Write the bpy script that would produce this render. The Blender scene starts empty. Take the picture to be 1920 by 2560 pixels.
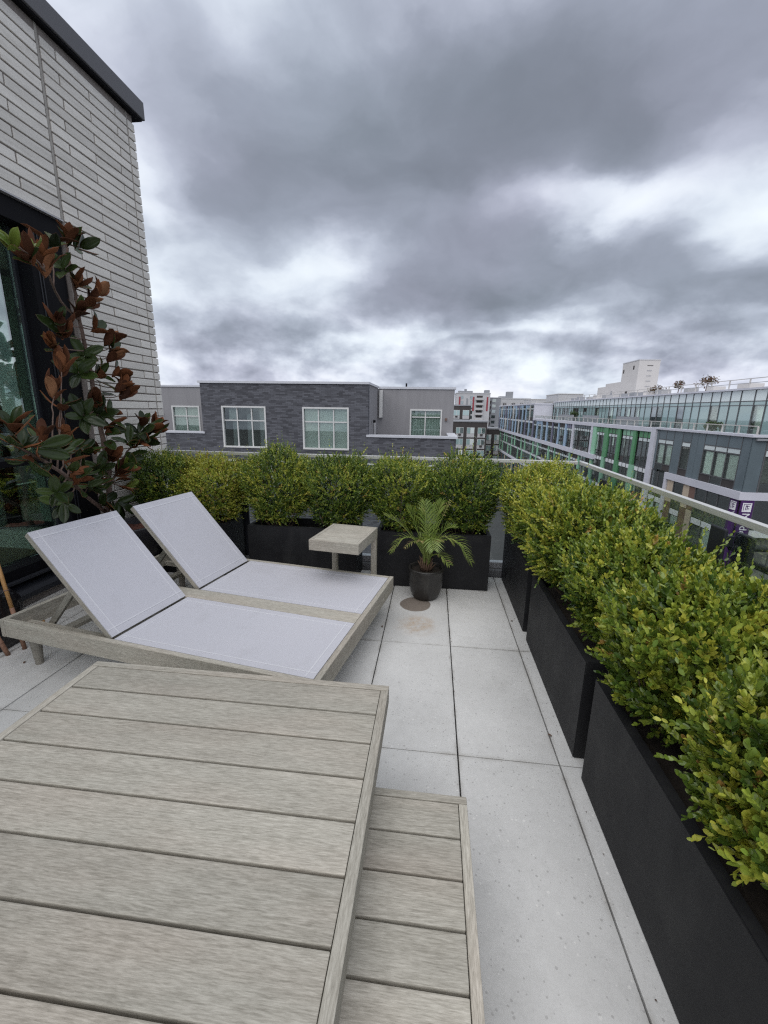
import bpy, bmesh, math, random
import numpy as np
from mathutils import Vector, Matrix, Quaternion

S = bpy.context.scene
COL = S.collection
random.seed(7)
RNG = np.random.default_rng(11)

# ------------------------------------------------------------------ camera
cam_d = bpy.data.cameras.new("camera")
cam = bpy.data.objects.new("camera", cam_d)
COL.objects.link(cam)
cam_d.sensor_fit = 'VERTICAL'
cam_d.sensor_height = 24.0
cam_d.lens = 24.0 * 1064.4 / 2560.0
cam_d.clip_start = 0.02
cam_d.clip_end = 6000
PITCH, ROLL, YAW = 0.2361, -0.015227, -0.110738
cp, sp, cy, sy = math.cos(PITCH), math.sin(PITCH), math.cos(YAW), math.sin(YAW)
fwd = Vector((sy * cp, cy * cp, -sp)); right = Vector((cy, -sy, 0)); down = fwd.cross(right)
r2 = math.cos(ROLL) * right + math.sin(ROLL) * down
d2 = -math.sin(ROLL) * right + math.cos(ROLL) * down
Mc = Matrix((r2, -d2, -fwd)).transposed().to_4x4()
Mc.translation = Vector((0, 0, 1.5))
cam.matrix_world = Mc
S.camera = cam
CAMP = Vector((0, 0, 1.5))

# ------------------------------------------------------------------ view
S.view_settings.view_transform = 'Standard'
S.view_settings.look = 'None'
S.view_settings.gamma = 1.0
S.view_settings.exposure = 0.60
S.view_settings.use_curve_mapping = False
S.render.engine = 'CYCLES'
S.cycles.use_denoising = False
S.cycles.use_adaptive_sampling = False
S.cycles.filter_width = 1.25
S.cycles.max_bounces = 8
S.cycles.transparent_max_bounces = 24
S.cycles.sample_clamp_indirect = 4.0

# ------------------------------------------------------------------ node helper
class NT:
    def __init__(s, tree):
        s.t = tree; s.n = tree.nodes; s.l = tree.links
    def new(s, typ, **kw):
        n = s.n.new(typ)
        for k, v in kw.items():
            setattr(n, k, v)
        return n
    def set(s, sock, v):
        if hasattr(v, 'is_output') or isinstance(v, bpy.types.NodeSocket):
            s.l.new(v, sock)
        else:
            if sock.type == 'RGBA' and len(v) == 3:
                v = (*v, 1)
            sock.default_value = v
    def math(s, op, a, b=None, c=None, clamp=False):
        n = s.new('ShaderNodeMath', operation=op, use_clamp=clamp)
        s.set(n.inputs[0], a)
        if b is not None: s.set(n.inputs[1], b)
        if c is not None: s.set(n.inputs[2], c)
        return n.outputs[0]
    def vmath(s, op, a, b=None, out=0):
        n = s.new('ShaderNodeVectorMath', operation=op)
        s.set(n.inputs[0], a)
        if b is not None:
            s.set(n.inputs['Scale'] if op == 'SCALE' else n.inputs[1], b)
        return n.outputs[out]
    def mix(s, f, a, b, blend='MIX'):
        n = s.new('ShaderNodeMix', data_type='RGBA', blend_type=blend)
        s.set(n.inputs[0], f); s.set(n.inputs[6], a); s.set(n.inputs[7], b)
        return n.outputs[2]
    def noise(s, vec, scale, detail=4, rough=0.55, dist=0.0, out=0):
        n = s.new('ShaderNodeTexNoise')
        if vec is not None: s.l.new(vec, n.inputs['Vector'])
        n.inputs['Scale'].default_value = scale; n.inputs['Detail'].default_value = detail
        n.inputs['Roughness'].default_value = rough; n.inputs['Distortion'].default_value = dist
        return n.outputs[out]
    def voro(s, vec, scale, out='Distance'):
        n = s.new('ShaderNodeTexVoronoi')
        s.l.new(vec, n.inputs['Vector']); n.inputs['Scale'].default_value = scale
        return n.outputs[out]
    def ramp(s, f, stops, interp='LINEAR'):
        n = s.new('ShaderNodeValToRGB'); r = n.color_ramp; r.interpolation = interp
        while len(r.elements) < len(stops): r.elements.new(0.5)
        for e, (p, c) in zip(r.elements, stops):
            e.position = p
            e.color = (c, c, c, 1) if isinstance(c, (int, float)) else (*c, 1)
        s.set(n.inputs[0], f)
        return n.outputs[0]
    def mapping(s, vec, scale=(1, 1, 1), loc=(0, 0, 0)):
        n = s.new('ShaderNodeMapping'); s.l.new(vec, n.inputs[0])
        n.inputs['Scale'].default_value = scale; n.inputs['Location'].default_value = loc
        return n.outputs[0]
    def maprange(s, v, a, b, c=0.0, d=1.0, smooth=False):
        n = s.new('ShaderNodeMapRange', interpolation_type='SMOOTHSTEP' if smooth else 'LINEAR')
        s.set(n.inputs[0], v)
        for i, x in enumerate((a, b, c, d)): n.inputs[i + 1].default_value = x
        return n.outputs[0]

# ------------------------------------------------------------------ world: overcast, broken storm clouds
SUN_EL, SUN_ROT = math.radians(60), math.radians(202)
W = bpy.data.worlds.new("World"); S.world = W; W.use_nodes = True
w = NT(W.node_tree); w.n.clear()
tc = w.new('ShaderNodeTexCoord').outputs['Generated']
sep = w.new('ShaderNodeSeparateXYZ'); w.l.new(tc, sep.inputs[0])
zc = w.math('ADD', w.math('MAXIMUM', sep.outputs[2], 0.0), 0.35)
u_ = w.math('DIVIDE', sep.outputs[0], zc); v_ = w.math('DIVIDE', sep.outputs[1], zc)
comb = w.new('ShaderNodeCombineXYZ'); w.l.new(u_, comb.inputs[0]); w.l.new(v_, comb.inputs[1])
uv = comb.outputs[0]
def wob(scale, det, amp, rough=0.5):
    return w.vmath('SCALE', w.vmath('SUBTRACT', w.noise(uv, scale, det, rough, out=1), (0.5, 0.5, 0.5)), amp)
uvw = w.vmath('ADD', w.vmath('ADD', uv, wob(2.3, 2, 0.34)), wob(7.0, 5, 0.13, 0.55))
sepw = w.new('ShaderNodeSeparateXYZ'); w.l.new(uvw, sepw.inputs[0])
def bump(u0, v0, a, b, amp):
    du = w.math('DIVIDE', w.math('SUBTRACT', sepw.outputs[0], u0), a)
    dv = w.math('DIVIDE', w.math('SUBTRACT', sepw.outputs[1], v0), b)
    q = w.math('ADD', w.math('MULTIPLY', du, du), w.math('MULTIPLY', dv, dv))
    return w.math('MULTIPLY', w.math('POWER', 2.718, w.math('MULTIPLY', w.math('MULTIPLY', q, q), -0.7)), amp)
CLOUDS = [  # heavy grey cloud masses and thinner bright breaks, on the cloud deck
    (-0.16, 1.04, 0.42, 0.20, 0.34), (-0.37, 1.24, 0.26, 0.17, 0.37), (0.16, 1.08, 0.36, 0.17, 0.40), (0.48, 1.02, 0.34, 0.18, 0.35),
    (0.12, 1.52, 0.34, 0.20, 0.42), (0.02, 1.72, 0.27, 0.16, 0.29), (0.02, 1.32, 0.22, 0.16, 0.18),
    (0.76, 1.50, 0.36, 0.13, 0.32), (0.78, 1.74, 0.28, 0.12, 0.24), (0.42, 1.60, 0.22, 0.10, 0.18), (0.50, 1.98, 0.45, 0.07, 0.18),
    (-0.82, 1.84, 0.28, 0.09, 0.21), (-0.5, 0.90, 0.24, 0.12, 0.08), (-0.1, 0.84, 0.16, 0.10, 0.13), (0.45, 0.82, 0.3, 0.12, 0.16),
    (-0.84, 1.46, 0.20, 0.14, -0.10), (-0.48, 1.56, 0.20, 0.10, -0.13), (0.38, 1.30, 0.16, 0.09, -0.14), (0.72, 1.20, 0.30, 0.12, -0.14),
    (-0.31, 0.84, 0.12, 0.08, -0.11), (-0.02, 0.80, 0.12, 0.08, -0.09), (-0.72, 1.12, 0.14, 0.14, -0.08), (0.30, 1.88, 0.22, 0.06, -0.13), (-0.25, 1.95, 0.2, 0.07, -0.09), (-0.09, 1.24, 0.10, 0.06, -0.06)]
dark = w.math('MULTIPLY', w.math('SUBTRACT', w.noise(uvw, 1.5, 4, 0.5), 0.5), 1.0)
for c_ in CLOUDS:
    dark = w.math('ADD', dark, bump(*c_))
dark = w.math('SUBTRACT', 1.0, w.math('POWER', 2.718, w.math('MULTIPLY', dark, -1.25)))
lowz = w.maprange(sep.outputs[2], 0.07, 0.32, 1.0, 0.0, True)
puff = w.noise(w.mapping(tc, (7.5, 7.5, 11.0)), 1.0, 7, 0.56, 0.1)
dark = w.math('SUBTRACT', dark, w.math('MULTIPLY', w.math('MULTIPLY', w.math('SUBTRACT', puff, 0.48), 1.75), lowz))
fine = w.noise(uvw, 4.5, 5, 0.52, 0.1)
dark = w.math('SUBTRACT', dark, w.math('MULTIPLY', w.math('SUBTRACT', fine, 0.5), 0.48))
lum = w.math('SUBTRACT', 0.69, w.math('MULTIPLY', dark, 0.80))
hor = w.maprange(sep.outputs[2], 0.0, 0.12, 0.10, 0.0, True)
lum = w.math('ADD', lum, hor)
cl = w.ramp(lum, [(0.0, (0.166, 0.184, 0.224)), (0.20, (0.212, 0.234, 0.287)), (0.42, (0.303, 0.328, 0.403)), (0.60, (0.450, 0.480, 0.575)), (0.78, (0.665, 0.700, 0.795)), (1.0, (0.90, 0.925, 0.975))])
tint = w.noise(uv, 1.1, 2, 0.5)
cl = w.mix(w.maprange(tint, 0.42, 0.62, 0.0, 1.0), w.mix(1.0, cl, (0.97, 1.01, 1.0), 'MULTIPLY'), w.mix(1.0, cl, (1.005, 0.995, 1.01), 'MULTIPLY'))
sky = w.new('ShaderNodeTexSky', sky_type='NISHITA')
sky.sun_disc = False; sky.sun_elevation = SUN_EL; sky.sun_rotation = SUN_ROT; sky.air_density = 1.0; sky.dust_density = 2.0
gap = w.maprange(lum, 0.80, 1.10, 0.0, 0.16, True)
cl10 = w.vmath('SCALE', cl, 10.0 / 1.33)
skyc = w.mix(gap, cl10, sky.outputs[0])
W.cycles.sampling_method = 'MANUAL'; W.cycles.sample_map_resolution = 1024
bg = w.new('ShaderNodeBackground'); w.l.new(skyc, bg.inputs[0]); bg.inputs[1].default_value = 0.10
wo = w.new('ShaderNodeOutputWorld'); w.l.new(bg.outputs[0], wo.inputs[0])

# ------------------------------------------------------------------ sun behind the cloud deck
sd = bpy.data.lights.new("sun", 'SUN'); sd.energy = 1.5; sd.angle = math.radians(80); sd.color = (1.0, 0.97, 0.93)
so = bpy.data.objects.new("sun", sd); COL.objects.link(so)
sdir = Vector((math.sin(SUN_ROT) * math.cos(SUN_EL), math.cos(SUN_ROT) * math.cos(SUN_EL), math.sin(SUN_EL)))
so.rotation_euler = sdir.to_track_quat('Z', 'Y').to_euler()
so.location = sdir * 50

# ------------------------------------------------------------------ materials
MATS = {}
def mat(name):
    m = bpy.data.materials.new(name); m.use_nodes = True
    t = NT(m.node_tree); t.n.clear()
    MATS[name] = m
    o = t.new('ShaderNodeOutputMaterial')
    return m, t, o
def princ(t, o, base, rough=0.6, metal=0.0, spec=0.5, normal=None):
    b = t.new('ShaderNodeBsdfPrincipled')
    t.set(b.inputs['Base Color'], base); t.set(b.inputs['Roughness'], rough)
    b.inputs['Metallic'].default_value = metal
    b.inputs['Specular IOR Level'].default_value = spec
    if normal is not None: t.l.new(normal, b.inputs['Normal'])
    t.l.new(b.outputs[0], o.inputs[0])
    return b
def bumpn(t, h, strength=0.3, dist=0.002):
    n = t.new('ShaderNodeBump'); n.inputs['Strength'].default_value = strength; n.inputs['Distance'].default_value = dist
    t.l.new(h, n.inputs['Height']); return n.outputs[0]
def objc(t): return t.new('ShaderNodeTexCoord').outputs['Object']
def rnd(t): return t.new('ShaderNodeObjectInfo').outputs['Random']
def wpos(t): return t.new('ShaderNodeNewGeometry').outputs['Position']

def simple(name, col, rough=0.6, metal=0.0, spec=0.5, var=0.06, nscale=8.0, rvar=0.0):
    m, t, o = mat(name)
    n = t.noise(wpos(t), nscale, 5, 0.6)
    k = t.maprange(n, 0.3, 0.7, 1 - var, 1 + var)
    if rvar: k = t.math('MULTIPLY', k, t.maprange(rnd(t), 0, 1, 1 - rvar, 1 + rvar))
    c = t.vmath('SCALE', col, k)
    r = t.maprange(n, 0.3, 0.7, rough - 0.05, rough + 0.05)
    princ(t, o, c, r, metal, spec)
    return m

def wood(name, lo, mid, hi, tone=0.13):
    m, t, o = mat(name)
    oc = objc(t)
    shift = t.new('ShaderNodeCombineXYZ'); r = rnd(t)
    t.l.new(t.math('MULTIPLY', r, 37.0), shift.inputs[0]); t.l.new(t.math('MULTIPLY', r, 91.0), shift.inputs[1])
    p = t.vmath('ADD', oc, shift.outputs[0])
    g1 = t.noise(t.mapping(p, (24, 250, 250)), 1.0, 5, 0.65, 0.25)
    g2 = t.noise(t.mapping(p, (55, 480, 480)), 1.0, 3, 0.65)
    g3 = t.noise(t.mapping(p, (2.2, 8, 8)), 1.0, 4, 0.6, 0.5)
    g4 = t.noise(t.mapping(p, (1.2, 34, 34)), 1.0, 3, 0.5, 0.8)
    f = t.math('ADD', t.math('MULTIPLY', g1, 0.52), t.math('ADD', t.math('MULTIPLY', g2, 0.26), t.math('ADD', t.math('MULTIPLY', g3, 0.10), t.math('MULTIPLY', g4, 0.14))))
    c = t.ramp(f, [(0.40, lo), (0.51, mid), (0.62, hi)])
    warm = t.noise(t.mapping(p, (1.6, 5, 5)), 1.0, 3, 0.5)
    c = t.mix(t.maprange(warm, 0.42, 0.66, 0, 0.28), c, t.mix(1.0, c, (1.06, 0.93, 0.90), 'MULTIPLY'))
    blotch = t.noise(t.mapping(p, (3.5, 14, 14)), 1.0, 4, 0.6, 0.6)
    c = t.vmath('SCALE', c, t.maprange(blotch, 0.35, 0.65, 0.95, 1.04))
    c = t.vmath('SCALE', t.mix(1.0, c, (1.05, 1.045, 1.015), 'MULTIPLY'), t.maprange(r, 0, 1, 1 - tone, 1 + tone))
    princ(t, o, c, 0.72, 0, 0.25, bumpn(t, t.math('ADD', g1, g2), 0.35, 0.0012))
    return m
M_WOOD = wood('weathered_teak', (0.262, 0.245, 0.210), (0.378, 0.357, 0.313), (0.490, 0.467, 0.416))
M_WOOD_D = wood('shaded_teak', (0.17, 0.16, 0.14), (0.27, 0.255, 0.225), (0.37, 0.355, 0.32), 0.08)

# concrete pavers, with the water ring and rusty stain by the palm pot
m, t, o = mat('concrete_paver'); M_PAVER = m
P = wpos(t); r = rnd(t)
n1 = t.noise(P, 3.0, 6, 0.6); n2 = t.noise(P, 140, 4, 0.7); n3 = t.noise(P, 28, 5, 0.65)
base = t.ramp(t.math('ADD', t.math('MULTIPLY', n1, 0.4), t.math('ADD', t.math('MULTIPLY', n2, 0.35), t.math('MULTIPLY', n3, 0.25))), [(0.33, (0.51, 0.506, 0.49)), (0.5, (0.63, 0.626, 0.61)), (0.68, (0.71, 0.706, 0.69))])
v1 = t.voro(P, 95); c1 = t.voro(P, 95, 'Color')
sepc = t.new('ShaderNodeSeparateColor'); t.l.new(c1, sepc.inputs[0])
darks = t.math('MULTIPLY', t.math('LESS_THAN', v1, t.math('MULTIPLY', sepc.outputs[1], 0.42)), t.math('LESS_THAN', sepc.outputs[0], 0.16))
v2 = t.voro(P, 70); c2 = t.voro(P, 70, 'Color'); sepc2 = t.new('ShaderNodeSeparateColor'); t.l.new(c2, sepc2.inputs[0])
lights = t.math('MULTIPLY', t.math('LESS_THAN', v2, t.math('MULTIPLY', sepc2.outputs[0], 0.36)), t.math('LESS_THAN', sepc2.outputs[1], 0.08))
base = t.mix(t.math('MULTIPLY', darks, 0.42), base, (0.22, 0.21, 0.20))
base = t.mix(t.math('MULTIPLY', lights, 0.7), base, (0.80, 0.79, 0.76))
base = t.vmath('SCALE', base, t.maprange(r, 0, 1, 0.92, 1.05))
blot = t.noise(P, 1.3, 4, 0.6)
base = t.mix(t.maprange(blot, 0.46, 0.72, 0, 0.5), base, (0.50, 0.495, 0.48))
gsep = t.new('ShaderNodeSeparateXYZ'); t.l.new(t.new('ShaderNodeTexCoord').outputs['Generated'], gsep.inputs[0])
def edge(o_, lim):
    e_ = t.math('MINIMUM', o_, t.math('SUBTRACT', 1.0, o_)); return t.maprange(e_, 0.0, lim, 1.0, 0.0, True)
dirt = t.math('MULTIPLY', t.math('MAXIMUM', edge(gsep.outputs[0], 0.045), edge(gsep.outputs[1], 0.022)), t.maprange(t.noise(P, 7, 5, 0.65), 0.42, 0.66))
base = t.mix(t.math('MULTIPLY', dirt, 0.55), base, (0.27, 0.25, 0.22))
wr = t.vmath('ADD', P, t.vmath('SCALE', t.vmath('SUBTRACT', t.noise(P, 9, 5, 0.6, out=1), (0.5, 0.5, 0.5)), 0.10))
def blob(cx_, cy_, rx, ry, e0, e1, src):
    sp_ = t.new('ShaderNodeSeparateXYZ'); t.l.new(src, sp_.inputs[0])
    a = t.math('DIVIDE', t.math('SUBTRACT', sp_.outputs[0], cx_), rx); b = t.math('DIVIDE', t.math('SUBTRACT', sp_.outputs[1], cy_), ry)
    d = t.math('SQRT', t.math('ADD', t.math('MULTIPLY', a, a), t.math('MULTIPLY', b, b)))
    return t.maprange(d, e0, e1, 1, 0, True)
wet = blob(-0.085, 3.135, 0.125, 0.135, 0.92, 1.0, t.vmath('ADD', P, t.vmath('SCALE', t.vmath('SUBTRACT', t.noise(P, 6, 3, out=1), (0.5, 0.5, 0.5)), 0.03)))
rust = t.math('MULTIPLY', blob(-0.06, 2.80, 0.19, 0.20, 0.2, 1.0, wr), t.maprange(t.noise(P, 16, 6, 0.7), 0.36, 0.62))
base = t.mix(t.math('MULTIPLY', rust, 0.75), base, (0.42, 0.30, 0.19))
base = t.mix(t.math('MULTIPLY', wet, 0.88), base, t.mix(n3, (0.13, 0.10, 0.078), (0.22, 0.175, 0.14)))
princ(t, o, base, t.mix(wet, (0.75, 0.75, 0.75), (0.5, 0.5, 0.5)), 0, 0.3, bumpn(t, n2, 0.18, 0.001))

def whitebrick(name, k=1.0):
    m, t, o = mat(name)
    oc = objc(t); r = rnd(t)
    sh = t.new('ShaderNodeCombineXYZ'); t.l.new(t.math('MULTIPLY', r, 53.0), sh.inputs[1]); t.l.new(t.math('MULTIPLY', r, 17.0), sh.inputs[2])
    p = t.vmath('ADD', oc, sh.outputs[0])
    a = t.noise(t.mapping(p, (30, 4, 45)), 1.0, 5, 0.62, 0.3); b = t.noise(p, 55, 5, 0.7); d = t.noise(t.mapping(p, (8, 2.2, 12)), 1.0, 4, 0.6, 0.4)
    f = t.math('ADD', t.math('MULTIPLY', a, 0.45), t.math('ADD', t.math('MULTIPLY', b, 0.2), t.math('MULTIPLY', d, 0.35)))
    c = t.ramp(f, [(0.30, (0.50 * k, 0.475 * k, 0.435 * k)), (0.45, (0.68 * k, 0.655 * k, 0.61 * k)), (0.62, (0.78 * k, 0.755 * k, 0.71 * k)), (0.78, (0.84 * k, 0.82 * k, 0.78 * k))])
    c = t.vmath('SCALE', c, t.maprange(r, 0, 1, 0.86, 1.07))
    princ(t, o, c, 0.85, 0, 0.2, bumpn(t, f, 0.5, 0.004))
    return m
M_BRICK = whitebrick('pale_brick')
M_MORTAR = simple('mortar', (0.22, 0.195, 0.18), 0.95, var=0.15, nscale=40)
M_SEAL = simple('joint_sealant', (0.36, 0.34, 0.31), 0.85, var=0.08, nscale=20)
M_COPING = simple('dark_coping_metal', (0.105, 0.105, 0.115), 0.5, 0.0, 0.4, var=0.05, nscale=3)
M_BLACK = simple('black_powder_coat', (0.007, 0.007, 0.009), 0.6, 0.0, 0.10, var=0.1)
M_POST = simple('black_post_paint', (0.020, 0.022, 0.028), 0.5, 0.0, 0.4, var=0.1)
m, t, o = mat('planter_fibreglass'); M_PLANT = m
n = t.noise(objc(t), 6, 6, 0.65); n2 = t.noise(objc(t), 120, 3, 0.6)
st = t.noise(t.mapping(wpos(t), (9, 9, 1.2)), 1.0, 4, 0.6)
c = t.ramp(t.math('ADD', t.math('MULTIPLY', n, 0.6), t.math('MULTIPLY', st, 0.4)), [(0.3, (0.0085, 0.0085, 0.0100)), (0.7, (0.0185, 0.0185, 0.0205))])
dust = t.noise(t.mapping(wpos(t), (3.5, 3.5, 2.2)), 1.0, 7, 0.68, 0.8)
c = t.mix(t.maprange(dust, 0.50, 0.74, 0.0, 0.30), c, (0.060, 0.060, 0.058))
scf = t.noise(t.mapping(wpos(t), (4, 4, 60)), 1.0, 4, 0.6, 0.4)
c = t.mix(t.maprange(scf, 0.66, 0.74, 0.0, 0.30), c, (0.065, 0.065, 0.065))
princ(t, o, c, t.maprange(n, 0.3, 0.7, 0.52, 0.66), 0, 0.28, bumpn(t, n2, 0.12, 0.0006))
M_SOIL = simple('potting_soil', (0.022, 0.016, 0.012), 0.95, var=0.5, nscale=60)
M_MULCH = simple('red_lava_mulch', (0.13, 0.05, 0.035), 0.9, var=0.6, nscale=50)
m, t, o = mat('glazed_pot'); M_POT = m
oc = objc(t)
st = t.noise(t.mapping(oc, (26, 26, 1.6)), 1.0, 5, 0.65); n = t.noise(oc, 20, 4)
c = t.ramp(t.math('ADD', t.math('MULTIPLY', st, 0.75), t.math('MULTIPLY', n, 0.25)), [(0.3, (0.016, 0.015, 0.015)), (0.55, (0.030, 0.028, 0.026)), (0.75, (0.062, 0.057, 0.050))])
princ(t, o, c, t.maprange(st, 0.3, 0.7, 0.30, 0.5), 0, 0.5)
M_POTB = simple('matt_black_pot', (0.024, 0.023, 0.028), 0.5, var=0.15)

m, t, o = mat('sling_mesh_fabric'); M_SLING = m
oc = objc(t)
wv = t.new('ShaderNodeTexWave', wave_type='BANDS', bands_direction='X'); t.l.new(oc, wv.inputs[0]); wv.inputs['Scale'].default_value = 190
wv2 = t.new('ShaderNodeTexWave', wave_type='BANDS', bands_direction='Y'); t.l.new(oc, wv2.inputs[0]); wv2.inputs['Scale'].default_value = 190
we = t.math('MULTIPLY', wv.outputs[1], wv2.outputs[1])
n = t.noise(oc, 2.2, 4, 0.6); n2 = t.noise(oc, 260, 2, 0.5)
c = t.mix(n, (0.515, 0.515, 0.555), (0.56, 0.555, 0.595))
c = t.mix(t.maprange(n2, 0.35, 0.65, 0.0, 0.05), c, (0.37, 0.37, 0.42))
stn = t.noise(oc, 5, 5, 0.65, 0.4)
c = t.mix(t.maprange(stn, 0.55, 0.75, 0, 0.35), c, (0.41, 0.40, 0.42))
princ(t, o, c, 0.75, 0, 0.25, bumpn(t, t.math('ADD', we, n2), 0.15, 0.0008))
M_WELT = simple('sling_welt', (0.62, 0.62, 0.652), 0.65, var=0.02)
M_HEM = simple('sling_hem_fabric', (0.60, 0.60, 0.655), 0.7, var=0.03, nscale=30)
m, t, o = mat('brushed_rail_aluminium'); M_RAIL = m
n = t.noise(t.mapping(objc(t), (2, 2, 120)), 1.0, 4, 0.6)
princ(t, o, t.ramp(n, [(0.3, (0.58, 0.575, 0.55)), (0.7, (0.74, 0.735, 0.715))]), 0.42, 0.5, 0.5)
M_SHOE = simple('rail_shoe_metal', (0.42, 0.42, 0.44), 0.45, 0.3, 0.5, var=0.05)
M_CURB = simple('curb_flashing', (0.19, 0.19, 0.20), 0.5, 0.2, 0.5, var=0.06)

def glass(name, tint, lo=0.06, hi=0.75, rough=0.0, body=None, bodyf=0.0):
    m, t, o = mat(name)
    lw = t.new('ShaderNodeLayerWeight'); lw.inputs[0].default_value = 0.25
    f = t.maprange(lw.outputs['Fresnel'], 0.0, 1.0, lo, hi)
    tr = t.new('ShaderNodeBsdfTransparent'); tr.inputs[0].default_value = (*tint, 1)
    gl = t.new('ShaderNodeBsdfGlossy'); gl.inputs['Roughness'].default_value = rough; gl.inputs[0].default_value = (0.9, 0.95, 0.95, 1)
    a = tr.outputs[0]
    if body is not None:
        df = t.new('ShaderNodeBsdfDiffuse'); df.inputs[0].default_value = (*body, 1)
        mx0 = t.new('ShaderNodeMixShader'); mx0.inputs[0].default_value = bodyf
        t.l.new(a, mx0.inputs[1]); t.l.new(df.outputs[0], mx0.inputs[2]); a = mx0.outputs[0]
    mx = t.new('ShaderNodeMixShader'); t.l.new(f, mx.inputs[0]); t.l.new(a, mx.inputs[1]); t.l.new(gl.outputs[0], mx.inputs[2])
    t.l.new(mx.outputs[0], o.inputs[0])
    return m
M_RGLASS = glass('railing_glass', (0.93, 0.96, 0.945), 0.035, 0.32)
M_CLEAR = glass('clear_balustrade_glass', (0.90, 0.92, 0.91), 0.03, 0.16)
M_DGLASS = glass('door_glass', (0.60, 0.74, 0.65), 0.36, 0.95)
M_FGLASS = glass('facade_glass', (0.95, 0.99, 0.96), 0.12, 0.40, 0.02)
M_DARKGLASS = glass('dark_facade_glass', (0.50, 0.58, 0.58), 0.34, 0.65, 0.02)
M_WGLASS = glass('window_glass', (0.78, 0.83, 0.81), 0.10, 0.6, 0.01)
M_TEAL = glass('teal_spandrel_glass', (0.3, 0.4, 0.4), 0.16, 0.6, 0.03, (0.32, 0.45, 0.45), 0.9)
M_FROST = glass('white_spandrel_glass', (0.5, 0.5, 0.5), 0.14, 0.6, 0.04, (0.72, 0.79, 0.79), 0.95)
M_GREYP = simple('slate_grey_panel', (0.125, 0.162, 0.182), 0.38, 0, 0.5, var=0.12, nscale=0.6, rvar=0.10)
M_MULL = simple('mullion_aluminium', (0.115, 0.115, 0.12), 0.5, 0.2, 0.5)
M_LILAC = simple('pale_lilac_metal_panel', (0.60, 0.60, 0.66), 0.5, 0, 0.4, var=0.05, nscale=0.8)
M_WHITEF = simple('white_window_frame', (0.62, 0.62, 0.61), 0.5, 0, 0.4, var=0.04)
M_WSQ = simple('white_spandrel_square', (0.70, 0.72, 0.73), 0.5, 0, 0.4, var=0.08, nscale=1.5, rvar=0.12)
M_GREEN_L = simple('light_green_fin', (0.27, 0.51, 0.35), 0.5, 0, 0.4, rvar=0.12)
M_GREEN_D = simple('deep_green_fin', (0.10, 0.28, 0.135), 0.5, 0, 0.4, rvar=0.12)
M_BLUE_L = simple('light_blue_fin', (0.36, 0.49, 0.64), 0.5, 0, 0.4, rvar=0.14)
M_PURP = simple('muted_violet_panel', (0.21, 0.21, 0.30), 0.5, 0, 0.4, rvar=0.2)
M_BEIGE = simple('beige_panel', (0.52, 0.43, 0.33), 0.55, 0, 0.3, rvar=0.08)
M_BROWN = simple('brown_panel', (0.17, 0.105, 0.085), 0.55, 0, 0.3, rvar=0.1)
M_BANNER = simple('purple_banner', (0.065, 0.022, 0.115), 0.5, 0, 0.3, var=0.04)
M_LETTER = simple('banner_white', (0.80, 0.80, 0.82), 0.6)
M_INT = simple('dim_interior', (0.17, 0.175, 0.165), 0.9, var=0.5, nscale=0.7)
M_CURT = simple('sheer_curtain', (0.80, 0.86, 0.81), 0.9, var=0.10, nscale=6, rvar=0.25)
m, t, o = mat('pleated_curtain'); M_PLEAT = m
M_BLIND = simple('pale_blind', (0.66, 0.69, 0.67), 0.9, var=0.05, nscale=2, rvar=0.1)
wv = t.new('ShaderNodeTexWave', wave_type='BANDS', bands_direction='X'); t.l.new(wpos(t), wv.inputs[0]); wv.inputs['Scale'].default_value = 2.3; wv.inputs['Distortion'].default_value = 3
princ(t, o, t.mix(wv.outputs[1], (0.52, 0.58, 0.54), (0.78, 0.82, 0.79)), 0.9)
m, t, o = mat('slate_roman_brick'); M_SLATE = m
oc = wpos(t)
sx = t.new('ShaderNodeSeparateXYZ'); t.l.new(oc, sx.inputs[0])
cb = t.new('ShaderNodeCombineXYZ'); t.l.new(t.math('ADD', sx.outputs[0], sx.outputs[1]), cb.inputs[0]); t.l.new(sx.outputs[2], cb.inputs[1])
bt = t.new('ShaderNodeTexBrick'); t.l.new(cb.outputs[0], bt.inputs[0])
bt.offset = 0.37; bt.offset_frequency = 2; bt.squash = 1.0
bt.inputs['Scale'].default_value = 1.0; bt.inputs['Brick Width'].default_value = 0.26; bt.inputs['Row Height'].default_value = 0.066; bt.inputs['Mortar Size'].default_value = 0.005; bt.inputs['Mortar Smooth'].default_value = 0.2; bt.inputs['Bias'].default_value = -0.25
bt.inputs['Color1'].default_value = (0.140, 0.144, 0.164, 1); bt.inputs['Color2'].default_value = (0.045, 0.045, 0.052, 1); bt.inputs['Mortar'].default_value = (0.062, 0.062, 0.07, 1)
pn = t.noise(t.mapping(cb.outputs[0], (0.35, 0.9, 1)), 1.0, 4, 0.6); fn = t.noise(cb.outputs[0], 22, 4, 0.7)
c = t.vmath('SCALE', bt.outputs[0], t.math('MULTIPLY', t.maprange(pn, 0.3, 0.7, 0.82, 0.98), t.maprange(fn, 0.3, 0.7, 0.85, 1.15)))
princ(t, o, c, 0.8, 0, 0.25, bumpn(t, bt.outputs[1], -0.6, 0.01))
m, t, o = mat('grey_stucco'); M_STUCCO = m
oc = wpos(t); n = t.noise(t.mapping(oc, (3, 3, 0.5)), 1.0, 6, 0.65); n2 = t.noise(oc, 30, 3)
princ(t, o, t.ramp(t.math('ADD', t.math('MULTIPLY', n, 0.7), t.math('MULTIPLY', n2, 0.3)), [(0.3, (0.235, 0.230, 0.240)), (0.7, (0.30, 0.295, 0.305))]), 0.9, 0, 0.2)
M_FLASH = simple('light_flashing', (0.55, 0.56, 0.60), 0.45, 0.1, 0.5, var=0.04)
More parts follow.
